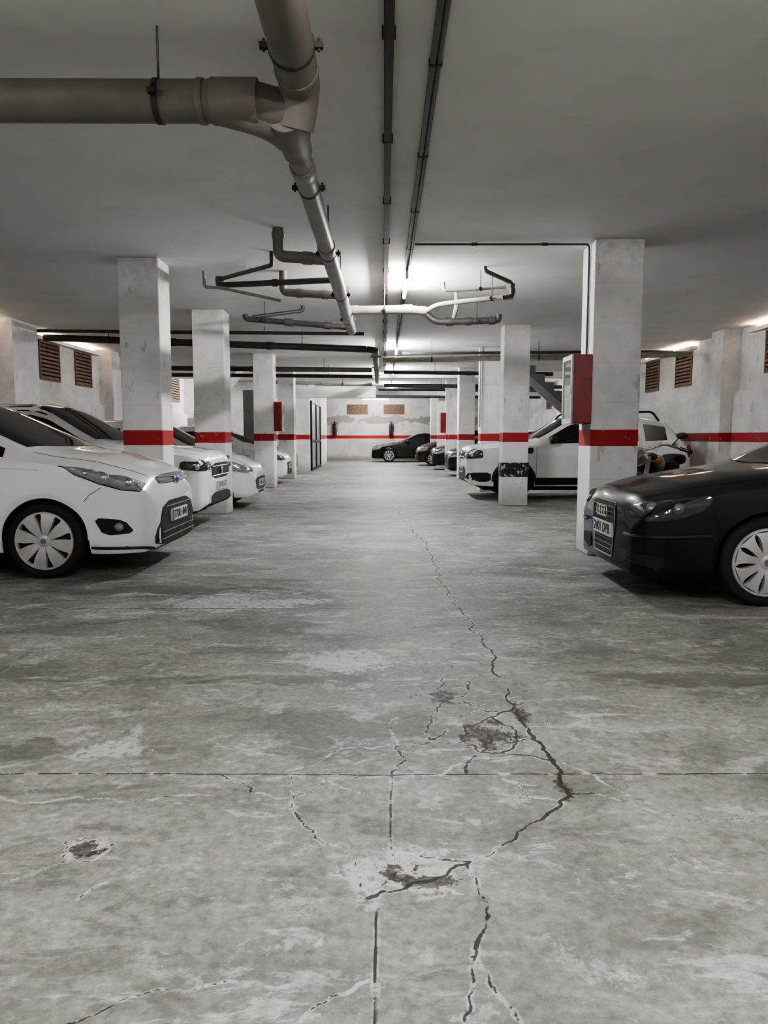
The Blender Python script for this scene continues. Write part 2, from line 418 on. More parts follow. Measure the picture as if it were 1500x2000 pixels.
for nm,D in (("crack",dcr),("pale_crack",dpc),("joint",djt),("patch_pale",pale),("patch_dark",dark),("stain",stain)):
    at=me.attributes.new(nm,'FLOAT','POINT'); at.data.foreach_set("value",D.ravel().astype(np.float32))
me.materials.append(M_floor)
structure(link(bpy.data.objects.new("floor",me)))

# louvred vents
def vent_mesh(w=.40,h=.33):
    m=MB()
    m.box(-w-.03,w+.03,-.03,0,-h-.03,-h); m.box(-w-.03,w+.03,-.03,0,h,h+.03)
    m.box(-w-.03,-w,-.03,0,-h,h); m.box(w,w+.03,-.03,0,-h,h); m.box(-w,w,-.004,0,-h,h,1)
    n=9
    for i in range(n):
        z=-h+(i+.5)*2*h/n
        m.add([(-w,-.034,z-.030),(w,-.034,z-.030),(w,-.008,z+.018),(-w,-.008,z+.018),(-w,-.028,z-.033),(w,-.028,z-.033),(w,-.004,z+.014),(-w,-.004,z+.014)],
              [(0,1,2,3),(7,6,5,4),(0,4,5,1),(3,2,6,7)])
    return m.mesh("window_louvre",[M_wood,M_dark],smooth=False)
VM=vent_mesh(); VF=vent_mesh(.5,.22); vi=0
def vent(x,y,z,rot,me=VM):
    global vi; vi+=1
    o=link(bpy.data.objects.new("window_%d"%vi,me)); o.location=(x,y,z); o.rotation_euler=(0,0,rot); structure(o)
for y in (12.2,16.05,17.9,24,29): vent(XW,y,2.62,-pi/2)
for y in (14.4,16.0,23,28): vent(-XW,y,2.62,pi/2)
for x in (-1.35,.5): vent(x,YF,2.58,0,VF)
for i,(x0,x1,y,dy) in enumerate(((-XW,-6.05,12.3,.9),(-XW,-6.1,16.9,.45),(-XW,-6.1,19.2,.45),(6.1,XW,13.6,.45),(6.1,XW,19.5,.45),(-XW,-6.1,24,.45),(6.1,XW,26,.45))):
    sbox("trim_%d"%(5+i),(x0,x1,y,y+dy,0,H),M_wall)

# ------------------------------------------------------------------ columns
def column(x0,x1,y0,y1,label):
    m=MB(); m.box(x0,x1,y0,y1,0,HC)
    o=m.ob("column",M_col,smooth=False,bevel=.012); meta(o,label,"column","red striped concrete columns"); return o
lab="white painted square concrete column with a red stripe"
column(-2.87,-2.43,8.2,8.62,lab+" beside a white car")
column(-2.92,-2.44,11.5,11.95,lab+" and scuffed base")
L3=column(-3.05,-2.58,17.5,17.95,lab+" carrying a red cabinet")
column(-3.02,-2.56,21.3,21.75,lab)
R1=column(2.06,2.54,7.45,7.9,lab+" carrying a red hose cabinet")
R2=column(2.07,2.52,13.0,13.4,lab+" and black rubber guard")
column(2.1,2.55,16.3,16.7,lab); column(2.1,2.55,21.0,21.45,lab)
column(2.1,2.55,25.3,25.7,lab); column(2.1,2.55,29.3,29.7,lab); column(2.1,2.55,33.5,33.9,lab)
m=MB(); m.box(2.058,2.532,12.988,13.412,.50,.75); g=m.ob("corner_guard",M_guard,bevel=.01); g.parent=R2; g["label"]="scuffed black rubber guard band"

m=MB(); m.box(-6.28,-2.6,26.0,34.0,0,HC-.01); meta(m.ob("stairwell_enclosure",M_col,smooth=False),"white plastered stairwell box with a red stripe","enclosure")
m=MB()
for y in (26.3,28.1,29.9):
    m.box(-2.596,-2.53,y,y+.10,0,2.45,0)
for z in (0,1.0,2.38): m.box(-2.596,-2.53,26.4,29.9,z,z+.09,0)
m.box(-2.59,-2.575,26.38,29.9,.07,2.40,1)
o=m.ob("glazed_partition",[M_blackp,M_lgrey],smooth=False); meta(o,"grey door panels in a narrow dark metal frame","partition")
m=MB(); m.box(-3.6,-.25,22.75,23.1,2.38,2.72); m.box(-3.6,-3.35,22.75,23.1,0,2.38)
meta(m.ob("lintel_beam",M_plain,smooth=False,bevel=.01),"white painted low concrete beam on a post","beam")
m=MB(); m.box(-3.95,-3.15,21.0,21.06,0,2.5); 
meta(m.ob("grey_panel_screen",M_grey,smooth=False),"grey metal screen panel next to a column","screen")

def stair(x0,dirx,y0,mat,label,rise=.17,run=.22,n=12,z0=1.1):
    m=MB(); 
    for i in range(n):
        a=x0+dirx*i*run; b=x0+dirx*(i+1)*run; zz=z0+i*rise
        if zz+rise>HC: break
        m.add([(a,y0,zz-.14),(b,y0,zz+rise-.14),(b,y0+1,zz+rise-.14),(a,y0+1,zz-.14),(a,y0,zz+rise),(b,y0,zz+rise),(b,y0+1,zz+rise),(a,y0+1,zz+rise)],
              [(0,1,2,3),(4,5,6,7),(0,1,5,4),(3,2,6,7),(0,3,7,4),(1,2,6,5)])
    xa,xb=sorted((x0,x0-dirx*.5)); m.box(xa,xb,y0,y0+1,z0-.14,z0); m.box(xa,xb,y0+.4,y0+.6,0,z0-.14)
    o=m.ob("staircase",mat,smooth=False); meta(o,label,"stairs")
stair(-5.7,1,20.4,M_plain,"white concrete stair flight with sloping underside",rise=.2,run=.17,n=10)
stair(5.0,-1,17.2,M_grey,"dark grey stair flight with sloping underside",rise=.19,run=.22,n=10,z0=1.3)

# ------------------------------------------------------------------ lamps
def lamp(x,y,mat=None,label="white fluorescent batten lamp with bare glowing tube",axis='y',z=HC,L=1.2):
    e=empty("ceiling_lamp",(x,y,z)); 
    if axis=='x': e.rotation_euler=(0,0,pi/2)
    meta(e,label,"lamp","fluorescent batten lamps")
    m=MB(); m.box(-.022,.022,-L/2-.03,L/2+.03,-.045,0); m.box(-.018,.018,-L/2-.03,-L/2,-.14,-.045); m.box(-.018,.018,L/2,L/2+.03,-.14,-.045)
    m.ob("lamp_housing",M_whitemetal,e,smooth=False,bevel=.006)
    m=MB(); m.tube([(0,-L/2,-.12),(0,L/2,-.12)],.019,8); m.ob("lamp_tube",mat or M_tube,e)
for y in (9.25,15.9,21.2,27.0,33.0): lamp(.26,y)
lamp(.26,1.6,M_tubed)
lamp(-4.4,-.2,M_tubed); lamp(4.4,-.2,M_tubed)  # added side-bay lamps out of view, to even out light on the near ceiling
lamp(-4.8,23.5,M_tubed); lamp(4.8,24.5,M_tubed)
lamp(-.4,36.2,M_tubed,axis='x')
def added_glow_trough(x,y,sg,L=1.5):
    """added uplighting trough that makes the warm ceiling glow above a vent"""
    e=empty("added_trough_lamp",(x,y,2.975)); meta(e,"added white metal trough with warm tube making the ceiling glow above a vent","lamp","added wall trough lamps")
    m=MB(); a,b=sorted((0,-sg*.14)); c_,d_=sorted((-sg*.14,-sg*.134))
    m.box(a,b,-L/2,L/2,0,.006); m.box(c_,d_,-L/2,L/2,.006,.065); m.box(a,b,-L/2,-L/2+.006,.006,.065); m.box(a,b,L/2-.006,L/2,.006,.065)
    m.ob("lamp_housing",M_whitemetal,e,smooth=False)
    m=MB(); m.tube([(-sg*.05,-L/2+.02,.024),(-sg*.05,L/2-.02,.024)],.014,8); m.ob("lamp_tube",M_tubew,e)
added_glow_trough(XW-.003,12.0,1,2.0); added_glow_trough(XW-.003,16.9,1,3.0); added_glow_trough(-XW+.003,15.2,-1,3.0); added_glow_trough(-XW+.003,10.8,-1,2.6)  # added uplights standing in for the unknown source of the warm ceiling glow
added_glow_trough(XW-.003,22,1)

# ------------------------------------------------------------------ pipework
def run_pipe(name,pts,r,mat,label,fil=.12,rings=(),ringmat=None,clamps=(),group="ceiling drainage pipes",n=18):
    pts=[(p[0],p[1],min(p[2],HC)) for p in pts]
    m=MB(); P=fillet(pts,fil); m.tube(P,r,n)
    o=m.ob(name,mat,angle=50); meta(o,label,"pipe",group)
    V=[Vector(p) for p in pts]
    def at(seg,t): 
        a,b=V[seg],V[seg+1]; return a.lerp(b,t),(b-a).normalized()
    for seg,t,ln,k in rings:
        p,d=at(seg,t); mm=MB(); mm.tube([p-d*ln/2,p-d*(ln/2-.006),p+d*(ln/2-.006),p+d*ln/2],[r*k*.985,r*k,r*k,r*k*.985],n)
        mm.ob("coupling",ringmat or mat,o)
    for seg,t in clamps:
        p,d=at(seg,t); mm=MB(); mm.tube([p-d*.014,p+d*.014],r*1.05,n)
        side=d.cross(Vector((0,0,1))).normalized()
        for sgn in (-1,1):
            c=p+side*sgn*(r*1.05+.016); mm.box(c.x-.018,c.x+.018,c.y-.014,c.y+.014,c.z-.012,c.z+.012)
            mm.tube([c-Vector((0,0,.025)),c+Vector((0,0,.03))],.006,8)
        top=p+Vector((0,0,r)); mm.tube([top,Vector((top.x,top.y,HC))],.006,8)
        mm.ob("pipe_clamp",M_clamp,o)
    return o
RP=lambda *a,**k: run_pipe("drain_pipe",*a,**k)
RP([(-.38,-2.9,2.89),(-.40,3.74,2.87),(-.44,3.80,2.70)],.098,M_brownpipe,"thick dusty brown main drain pipe with elbow",fil=.13,clamps=((0,.945),),rings=((0,.975,.03,1.06),(0,.40,.12,1.08)))
RP([(-6.28,3.70,2.80),(-.62,3.70,2.78),(-.47,3.80,2.77)],.095,M_brownpipe,"thick dusty brown branch drain pipe",clamps=((0,.921),),rings=((0,.957,.03,1.07),(0,.985,.22,1.09)))
m=MB(); fp=fillet([(-.80,3.69,2.76),(-.55,3.76,2.72),(-.475,4.02,2.735)],.14); m.tube(fp,.082,18)
m.tube([(-.475,3.72,2.75),(-.475,3.98,2.75),(-.47,4.10,2.75),(-.47,4.22,2.75)],[.10,.10,.082,.080],20)
meta(m.ob("pipe_fitting",M_brownpipe,angle=50),"brown plastic wye fitting joining drain pipes","pipe fitting")
RP([(-.47,4.0,2.75),(-.46,10.7,2.69)],.066,M_greypipe,"long grey drain pipe hung below the ceiling",clamps=((0,.12),(0,.36),(0,.62),(0,.86)),rings=((0,.07,.12,1.12),(0,.33,.10,1.12),(0,.80,.12,1.12)))
RP([(-.44,9.30,2.74),(.30,9.30,2.75),(.52,9.30,2.73)],.052,M_beigepipe,"beige plastic drain branch crossing the aisle",rings=((0,.1,.1,1.12),(0,.98,.12,1.12)),clamps=((0,.6),))
RP([(.46,9.32,2.69),(.62,9.22,2.79),(.92,9.10,2.81),(1.50,8.82,2.82)],.028,M_beigepipe,"slim beige waste pipe curving below the slab",fil=.2,rings=((2,.93,.08,1.3),),clamps=((2,.6),))
RP([(.70,8.9,3.0),(.70,8.9,2.90),(1.0,8.85,2.90),(1.40,8.75,2.91)],.018,M_beigepipe,"slim beige waste pipe under the slab",fil=.04,clamps=((2,.3),))
RP([(1.14,8.65,H),(1.15,8.65,3.07),(1.45,8.65,2.94),(1.47,8.67,2.80),(1.35,8.68,2.78)],.024,M_darkpipe,"dark waste pipe dropping from the ceiling",fil=.04,rings=((2,.6,.06,1.4),(2,.2,.04,1.4)))
RP([(.60,10.6,2.90),(.72,10.6,2.80),(1.0,10.6,2.80),(1.60,10.6,2.82),(1.60,10.6,2.90)],.045,M_darkpipe,"dark trap pipe below the slab",fil=.08,rings=((1,.7,.10,1.3),(2,.3,.08,1.25),(2,.85,.08,1.25)),clamps=((2,.5),))
RP([(.94,10.2,2.80),(.96,10.1,2.9),(.96,10.1,H)],.028,M_greypipe,"short grey riser pipe into the slab",fil=.05)
RP([(-.98,7.1,H),(-.98,7.1,2.87),(-.53,7.12,2.84)],.052,M_brownpipe,"brown elbow pipe dropping from the ceiling",fil=.06,rings=((0,.25,.06,1.15),(1,.6,.09,1.15)))
RP([(-1.18,8.9,H),(-1.18,8.9,2.88),(-.53,8.92,2.85)],.046,M_brownpipe,"brown elbow pipe dropping from the ceiling",fil=.06,rings=((1,.3,.08,1.15),(1,.75,.08,1.15)))
RP([(-1.17,7.96,H),(-1.17,7.96,2.98),(-1.93,8.80,3.00)],.023,M_darkpipe,"dark slim waste pipe with tight bends",fil=.03,rings=((1,.93,.06,1.5),))
RP([(-2.10,8.9,H),(-2.10,8.9,2.94),(-1.90,8.9,2.93),(-1.22,8.98,2.80)],.019,M_greypipe,"grey slim waste pipe dropping from the ceiling",fil=.04)
RP([(-2.0,9.2,H),(-1.98,9.1,3.0),(-.55,8.6,2.96)],.034,M_darkpipe,"dark waste pipe dropping from the ceiling",fil=.05,rings=((1,.5,.06,1.3),))
RP([(-1.98,10.8,2.93),(-1.96,10.8,2.87),(-1.1,10.8,2.80),(-.50,10.72,2.74)],.040,M_darkpipe,"dark waste pipe running to the main drain",fil=.05,rings=((1,.7,.12,1.35),(2,.5,.1,1.3)),clamps=((1,.3),))
RP([(-1.2,11.2,H),(-1.2,11.2,3.05),(-1.90,10.95,2.92)],.026,M_darkpipe,"dark slim waste pipe under the slab",fil=.04)
RP([(-6.2,13.8,3.00),(-.32,13.8,2.79)],.062,M_darkpipe,"long dark drain pipe crossing the bays",clamps=((0,.2),(0,.5),(0,.8)),rings=((0,.4,.12,1.15),(0,.7,.12,1.15)))
RP([(-.30,13.8,2.79),(-.16,13.86,2.78),(-.16,14.1,2.77),(-.20,22.1,2.80)],.060,M_darkpipe,"long dark drain pipe running down the aisle",fil=.1,clamps=((2,.1),(2,.4),(2,.7)),rings=((2,.05,.12,1.15),))
RP([(-6.2,13.3,3.05),(-.35,13.3,3.0)],.03,M_darkpipe,"thin dark pipe crossing the bays",clamps=((0,.3),(0,.7)))
RP([(-.02,15.2,2.74),(3.9,15.2,2.80),(6.2,15.2,2.86)],.060,M_beigepipe,"beige drain pipe crossing above parked cars",clamps=((0,.25),(0,.8)),rings=((0,.05,.1,1.15),(0,.35,.1,1.15)))
RP([(.4,16.2,2.98),(6.2,16.2,3.02)],.03,M_darkpipe,"thin dark pipe crossing above parked cars",clamps=((0,.3),))
RP([(-3.2,21.9,2.78),(-.34,21.9,2.72)],.055,M_beigepipe,"beige drain pipe in front of a low beam",clamps=((0,.2),(0,.7)),rings=((0,.5,.1,1.15),))
for (yy,zz,rr,x0,x1) in ((18.6,2.84,.06,-6.2,-.3),(20.1,2.80,.05,-6.2,-.3),(19.6,2.82,.05,.0,4.4),(23.6,2.75,.06,.0,6),(26.5,2.82,.06,-.2,6),(28.8,2.7,.05,-1.8,6)):
    RP([(x0,yy,zz+.05),(x1,yy,zz)],rr,M_darkpipe,"dark drain pipe crossing the deeper bays",clamps=((0,.3),(0,.8)),rings=((0,.5,.12,1.15),))
ysd=[1.2+i*1.25 for i in range(18)]
def strip(name,x0,x1,z0,y1,mat,label,extra=None):
    m=MB(); m.box(x0,x1,-2.9,y1,z0,HC)
    if extra: m.tube([(extra,-2.9,HC-.016),(extra,y1,HC-.016)],.014,10)
    o=m.ob("conduit",mat,smooth=False); meta(o,label,"conduit","ceiling conduits"); return o
o=strip("conduit",-.001,.048,H-.055,22.15,M_redbrown,"dark oxide red steel pipe fixed along the ceiling")
for y in ysd[:16]:
    mm=MB(); mm.box(-.010,.057,y-.010,y+.010,H-.057,HC); mm.ob("saddle_clip",M_clamp,o,smooth=False)
o=strip("conduit",.235,.262,H-.030,22.15,M_tray,"grey cable trunking feeding the ceiling lamps",extra=.282)
for y in ysd[:16]:
    mm=MB(); mm.box(.229,.299,y+.3,y+.32,H-.033,HC); mm.ob("saddle_clip",M_clamp,o,smooth=False)
def conduit(pts,r,mat,label,fil=.04,saddles=()):
    m=MB(); m.tube(fillet(pts,fil),r,12); o=m.ob("conduit",mat); meta(o,label,"conduit","ceiling conduits")
    for (x,y) in saddles:
        mm=MB(); mm.box(x-.03,x+.03,y-.010,y+.010,HC-2*r-.006,HC); mm.ob("saddle_clip",M_clamp,o,smooth=False)
conduit([(.31,7.62,HC-.014),(2.035,7.62,HC-.014),(2.045,7.62,HC-.06),(2.045,7.62,2.02)],.011,M_tray,"thin grey conduit running across and down a column",saddles=((.9,7.62),(1.6,7.62)))
conduit([(2.085,16.28,HC),(2.085,16.28,1.4)],.012,M_tray,"thin grey conduit down a column")

# ------------------------------------------------------------------ red hose cabinets
def cabinet(x,y,face,label):
    e=empty("hose_cabinet",(x,y,1.33)); meta(e,label,"fire hose cabinet","red hose cabinets")
    d=.205*face; w=.38
    m=MB(); m.box(min(0,d*.9),max(0,d*.9),0,w,0,.68); m.ob("cabinet_body",M_redcab,e,smooth=False,bevel=.008)
    m=MB(); a,b=sorted((d*.9,d)); m.box(a,b,0,w,0,.05);m.box(a,b,0,w,.63,.68);m.box(a,b,0,.04,.05,.63);m.box(a,b,w-.04,w,.05,.63)
    m.ob("cabinet_door",M_whitemetal,e,smooth=False,bevel=.004)
    m=MB(); a,b=sorted((d*.91,d*.96)); m.box(a,b,.04,w-.04,.05,.63); m.ob("door_glass",M_cabglass,e,smooth=False)
    m=MB(); a,b=sorted((d,d*1.06)); m.box(a,b,.02,.03,.3,.38); m.ob("handle",M_chrome,e,smooth=False)
cabinet(2.058,7.43,-1,"red steel fire hose cabinet with glazed white door")
cabinet(-2.578,17.5,1,"red steel fire hose cabinet on a far column")
cabinet(2.098,25.3,-1,"red steel fire hose cabinet on a far column")
m=MB(); m.box(2.0,2.058,7.47,7.56,1.27,1.328); meta(m.ob("junction_box",M_grey,smooth=False,bevel=.004),"small grey junction box below the hose cabinet","junction box")
m=MB(); m.box(-2.52,-2.43,11.46,11.498,.60,.92); m.box(-2.438,-2.41,11.46,11.60,.60,.92); meta(m.ob("column_reflector",M_redl,smooth=False,bevel=.006),"red plastic corner reflector fixed to a column","reflector")
def exting(x,y):
    e=empty("fire_extinguisher",(x,y,1.25)); meta(e,"dark red fire extinguisher hung on the end wall","fire extinguisher","fire extinguishers")
    m=MB(); m.lathe([(0,0),(.09,0),(.1,.02),(.1,.5),(.08,.58),(.03,.62),(.03,.66),(0,.66)],axis='z',n=20); m.ob("cylinder_body",M_exting,e)
    m=MB(); m.box(-.03,.03,-.05,.02,.66,.72); m.tube(fillet([(0,-.05,.68),(.14,-.06,.62),(.13,-.04,.2)],.05),.012,8); m.box(-.05,.05,.08,.11,.1,.6); m.ob("valve_and_hose",M_blackp,e)
exting(.35,YF-.11); exting(-2.5,YF-.11)

# ------------------------------------------------------------------ cars
def chaikin(P,it=2):
    for _ in range(it):
        Q=[P[0]]
        for a,b in zip(P[:-1],P[1:]):
            Q.append((a[0]*.75+b[0]*.25,a[1]*.75+b[1]*.25)); Q.append((a[0]*.25+b[0]*.75,a[1]*.25+b[1]*.75))
        Q.append(P[-1]); P=Q
    return P
def text_mesh(s,size):
    c=bpy.data.curves.new("lettering",'FONT'); c.body=s; c.size=size; c.align_x='CENTER'; c.align_y='CENTER'; c.extrude=.0008; c.offset=.0012
    o=bpy.data.objects.new("tmp",c); link(o); dg=bpy.context.evaluated_depsgraph_get()
    me=bpy.data.meshes.new_from_object(o.evaluated_get(dg)); bpy.data.objects.remove(o); return me
WC={}
def wheel_meshes(R,style):
    key=(R,style)
    if key in WC: return WC[key]
    ri=R*(.76 if style in('blade','petal') else .68)
    m=MB(); w=.1
    m.lathe([(ri-.01,w-.02),(ri+.004,w-.008),(ri+.015,w-.002),(R-.040,w),(R-.020,w-.006),(R-.006,w-.022),(R,w-.045),(R,-w+.045),(R-.01,-w+.02),(R-.05,-w),(ri,-w+.01),(ri-.03,-w+.02)],n=56)
    tyre=m.mesh("wheel",M_rubber)
    m=MB()
    m.lathe([(ri+.003,w-.012),(ri-.002,w+.002),(ri-.012,w+.003),(ri-.018,w-.004),(ri-.022,w-.03)],n=56,mi=0)
    m.lathe([(ri-.015,w-.030),(.10,w-.035),(.001,w-.035)],n=40,mi=1)
    m.lathe([(.056,w-.03),(.054,w-.000),(.036,w+.008),(.001,w+.009)],n=30,mi=0)
    m.lathe([(.024,w+.008),(.023,w+.011),(.001,w+.012)],n=20,mi=2)
    if style=='blade': n,prof=8,[(.040,.016),(.07,.027),(.10,.034),(.14,.045),(.17,.050),(.205,.054),(ri-.012,.070)]
    elif style=='petal': n,prof=10,[(.045,.0142),(.078,.0240),(.095,.0248),(.12,.0265),(.15,.031),(.18,.039),(.20,.048),(.215,.062),(ri-.014,.0715)]
    elif style=='five': n,prof=5,[(.03,.03),(.09,.026),(.14,.030),(ri-.005,.045)]
    else: n,prof=10,[(.03,.012),(.1,.012),(.15,.016),(ri-.005,.024)]
    for i in range(n):
        a=2*pi*i/n+.2; ca,sa=math.cos(a),math.sin(a)
        top=[];bot=[]
        pl=[(r,h) for r,h in prof]+[(r,-h) for r,h in prof[::-1]]
        for (r,t) in pl:
            dome=.010*math.sin(pi*min(1,max(0,(r-.03)/(ri-.03))))
            rr=math.sqrt(max(1e-6,r*r-t*t)) if style=='petal' else r
            x=rr*ca-t*sa; z=rr*sa+t*ca
            top.append((x,w-.002+dome,z)); bot.append((x,w-.032,z))
        L=len(pl); fs=[]; k2=len(prof)
        for j in range(k2-1): fs.append((j,j+1,L-2-j,L-1-j))
        for j in range(L): fs.append((j,(j+1)%L,L+(j+1)%L,L+j))
        m.add(top+bot,fs,0)
    hub=m.mesh("hubcap",[M_silver,M_dark,M_grey],angle=30)
    WC[key]=(tyre,hub); return WC[key]

class Car:
    def __init__(c,name,sp,loc,rot,paintm,label,style='blade'):
        c.sp=sp; c.paint=paintm
        c.root=empty(name,loc,rot); meta(c.root,label,"car")
        L=sp['L']; W=sp['W']; c.L=L; c.W=W
        g=np.arange(0,L+.0025,.005)
        ker=np.exp(-.5*(np.arange(-12,13)*.005/ .022)**2); ker/=ker.sum()
        def tab(t):
            xs_,ys_=zip(*t); v=np.interp(g,xs_,ys_); vp=np.concatenate([np.full(12,v[0]),v,np.full(12,v[-1])]); 
            vp[:12]=2*v[0]-v[12:0:-1]; vp[-12:]=2*v[-1]-v[-2:-14:-1]
            sm=np.convolve(vp,ker,'valid'); return lambda s: float(np.interp(s,g,sm))
        c.top=tab(sp['top']); c.belt=tab(sp['belt']); c.w=tab([(s,v*W) for s,v in sp['w']]); c.wr=tab([(s,v*W) for s,v in sp['wr']]); c.e=tab(sp['e']); c.lo=tab(sp['low'])
        pz,pv=zip(*sp.get('prof',[(.15,.93),(.25,.965),(.4,.985),(.6,1.0),(.75,.995),(.9,.975),(1.1,.94)]))
        R=sp['R']; Ra=R+sp.get('gap',.04)
        S=list(np.linspace(0,.4,26))+list(np.arange(.42,L-.4,.03))+list(np.linspace(L-.4,L,18))
        for sc in sp['wheels']:
            for a in np.linspace(0,pi,25): S.append(sc+Ra*math.cos(a))
            S+= [sc-Ra-.002,sc+Ra+.002]
        S=sorted(set(round(float(s),4) for s in S if 0<=s<=L))
        rings=[]
        ns=13
        for s in S:
            lo=c.lo(s)
            for sc in sp['wheels']:
                ds=abs(s-sc)
                if ds<=Ra+.0005: lo=max(lo,R+math.sqrt(max(0,Ra*Ra-ds*ds)))
            w=c.w(s); be=max(c.belt(s),lo+.03); tp=max(c.top(s),be+.03); e=min(c.e(s),tp-be-.005); wr=c.wr(s)
            A=[(0,lo)]
            for i in range(ns):
                z=lo+(be-lo)*i/(ns-1); A.append((w*float(np.interp(z,pz,pv))-(.02 if i==0 else 0),z))
            ws=A[-1][0]; wr=min(wr,ws-.01)
            up=chaikin([(ws,be),(wr+(ws-wr)*.03,tp-e),(wr*.80,tp-e*.30),(wr*.35,tp-e*.03),(0,tp)],2)
            A+=up[1:]
            rings.append([(-s,y,z) for y,z in A]+[(-s,-y,z) for y,z in A[-2:0:-1]])
        m=MB(); n=len(rings[0])
        V=[p for r_ in rings for p in r_]; F=[];MI=[]
        for i in range(len(rings)-1):
            for j in range(n):
                F.append((i*n+j,i*n+(j+1)%n,(i+1)*n+(j+1)%n,(i+1)*n+j)); MI.append(1 if j in (0,n-1) else 0)
        F.append(tuple(range(n))); MI.append(0); F.append(tuple((len(rings)-1)*n+j for j in range(n))); MI.append(0)
        m.v=V; m.f=F; m.m=MI
        me=m.mesh("car_body",[paintm,M_dark],angle=50)
        bm=bmesh.new(); bm.from_mesh(me); bmesh.ops.triangulate(bm,faces=[f for f in bm.faces if len(f.verts)>4]); c.bvh=BVHTree.FromBMesh(bm); bm.free()
        b=link(bpy.data.objects.new("car_body",me)); b.parent=c.root; c.body=b
        m=MB(); m.box(-L+.35,-.35,-(W-.27),W-.27,.17,.62); c.ob(m,"underbody",M_dark,smooth=False)
        for sc in sp['wheels']:
            for sg in (1,-1):
                pts=[]
                for a in np.linspace(.0,pi,24):
                    p=Vector((-(sc+Ra*math.cos(a)),sg*W*.985,R+Ra*math.sin(a)))
                    h=c.snap(p,.0)[0]; pts.append(h)
                m=MB(); m.tube(pts,sp.get('lip',.010),8); c.ob(m,"wheel_arch",M_blackp if sp.get('lip',0)>.02 else paintm)
        ty,hb=wheel_meshes(R,style)
        for sc in sp['wheels']:
            for sg in (1,-1):
                o=link(bpy.data.objects.new("wheel",ty)); o.parent=c.root; o.location=(-sc,sg*(W-.115),R)
                if sg<0: o.rotation_euler=(0,0,pi)
                h=link(bpy.data.objects.new("hubcap",hb)); h.parent=o; h["label"]="silver hubcap"
        c.glass()
    def ob(c,m,name,mat,parent=None,**k): return m.ob(name,mat,parent or c.root,**k)
    def snap(c,p,off):
        loc,nor,i,d=c.bvh.find_nearest(Vector(p))
        ctr=Vector((min(-.5,max(-c.L+.5,loc.x)),0,.6))
        if nor.dot(loc-ctr)<0: nor=-nor
        return loc+nor*off,nor
    def gridp(c,name,rows,mat,off=.004,label=None):
        m=MB(); vs=[]; nr=len(rows); nc=len(rows[0])
        for r in rows:
            for p in r: vs.append(c.snap(p,off)[0])
        m.add(vs,[(i*nc+j,i*nc+j+1,(i+1)*nc+j+1,(i+1)*nc+j) for i in range(nr-1) for j in range(nc-1)])
        o=c.ob(m,name,mat,angle=80)
        if label: o["label"]=label
        return o
    def patch(c,name,pts,mat,off=.005,both=False,rings=6,step=.02,rnd=1,parent=None,dome=0):
        res=[]
        for sg in ((1,-1) if both else (1,)):
            P=[Vector((-s,sg*y,z)) for s,y,z in pts]
            for _ in range(rnd):
                Q=[]
                for a,b in zip(P,P[1:]+P[:1]): Q+= [a.lerp(b,.18),a.lerp(b,.82)]
                P=Q
            D=[]
            for a,b in zip(P,P[1:]+P[:1]):
                k_=max(1,int((b-a).length/step)); D+=[a.lerp(b,i/k_) for i in range(k_)]
            ctr=sum(D,Vector())/len(D); n=len(D)
            vs=[c.snap(p,-.003)[0] for p in D]
            for r in range(rings):
                f=1-r/rings; vs+=[c.snap(ctr.lerp(p,f),off+dome*(1-f*f))[0] for p in D]
            vs.append(c.snap(ctr,off+dome)[0])
            fs=[]
            for r in range(rings):
                for j in range(n): fs.append((r*n+j,r*n+(j+1)%n,(r+1)*n+(j+1)%n,(r+1)*n+j))
            for j in range(n): fs.append((rings*n+j,rings*n+(j+1)%n,len(vs)-1))
            m=MB(); m.add(vs,fs); res.append(c.ob(m,name,mat,parent,angle=45))
        return res
    def line(c,name,pts,mat,w=.006,off=.0015,both=True,step=.03,parent=None):
        for sg in ((1,-1) if both else (1,)):
            P=[Vector((-s,sg*y,z)) for s,y,z in pts]; D=[]
            for a,b in zip(P[:-1],P[1:]):
                k_=max(1,int((b-a).length/step)); D+=[a.lerp(b,i/k_) for i in range(k_)]
            D.append(P[-1]); pr=[c.snap(p,off) for p in D]; vs=[]
            for i,(p,nr) in enumerate(pr):
                t=(pr[min(i+1,len(pr)-1)][0]-pr[max(i-1,0)][0]).normalized(); sd=t.cross(nr).normalized()*w/2
                vs+=[p-sd,p+nr*w*.3,p+sd]
            fs=[]
            for i in range(len(pr)-1):
                fs+=[(3*i,3*i+1,3*i+4,3*i+3),(3*i+1,3*i+2,3*i+5,3*i+4)]
            m=MB(); m.add(vs,fs); c.ob(m,name,mat,parent)
    def glass(c):
        sp=c.sp; b0,b1=sp['ws']; rows=[]
        for i in range(11):
            t=i/10; r=[]
            for j in range(17):
                v=-1+2*j/16; s=b0+(b1-b0)*t+(.16*(1-t)+.04*t)*v*v
                y=v*c.wr(s)*(.97-.04*t); r.append((-s,y,c.top(s)-c.e(s)*.5*v*v))
            rows.append(r)
        c.gridp("windscreen",rows,M_glass,.004)
        if sp.get('darkroof'):
            rows=[]
            for s in np.linspace(b1+.03,sp['rw'][0]-.05,16):
                rows.append([(-s,v*c.wr(s)*1.0,c.top(s)-c.e(s)*(v*v)) for v in np.linspace(-1,1,15)])
            c.gridp("roof_panel",rows,P_black,.004,"black roof panel")
        b0,b1=sp['rw']; rows=[]
        for i in range(8):
            t=i/7; r=[]
            for j in range(13):
                v=-1+2*j/12; s=b0+(b1-b0)*t-.03*v*v
                r.append((-s,v*c.wr(s)*.9,c.top(s)-c.e(s)*.5*v*v))
            rows.append(r)
        c.gridp("rear_window",rows,M_glass,.004)
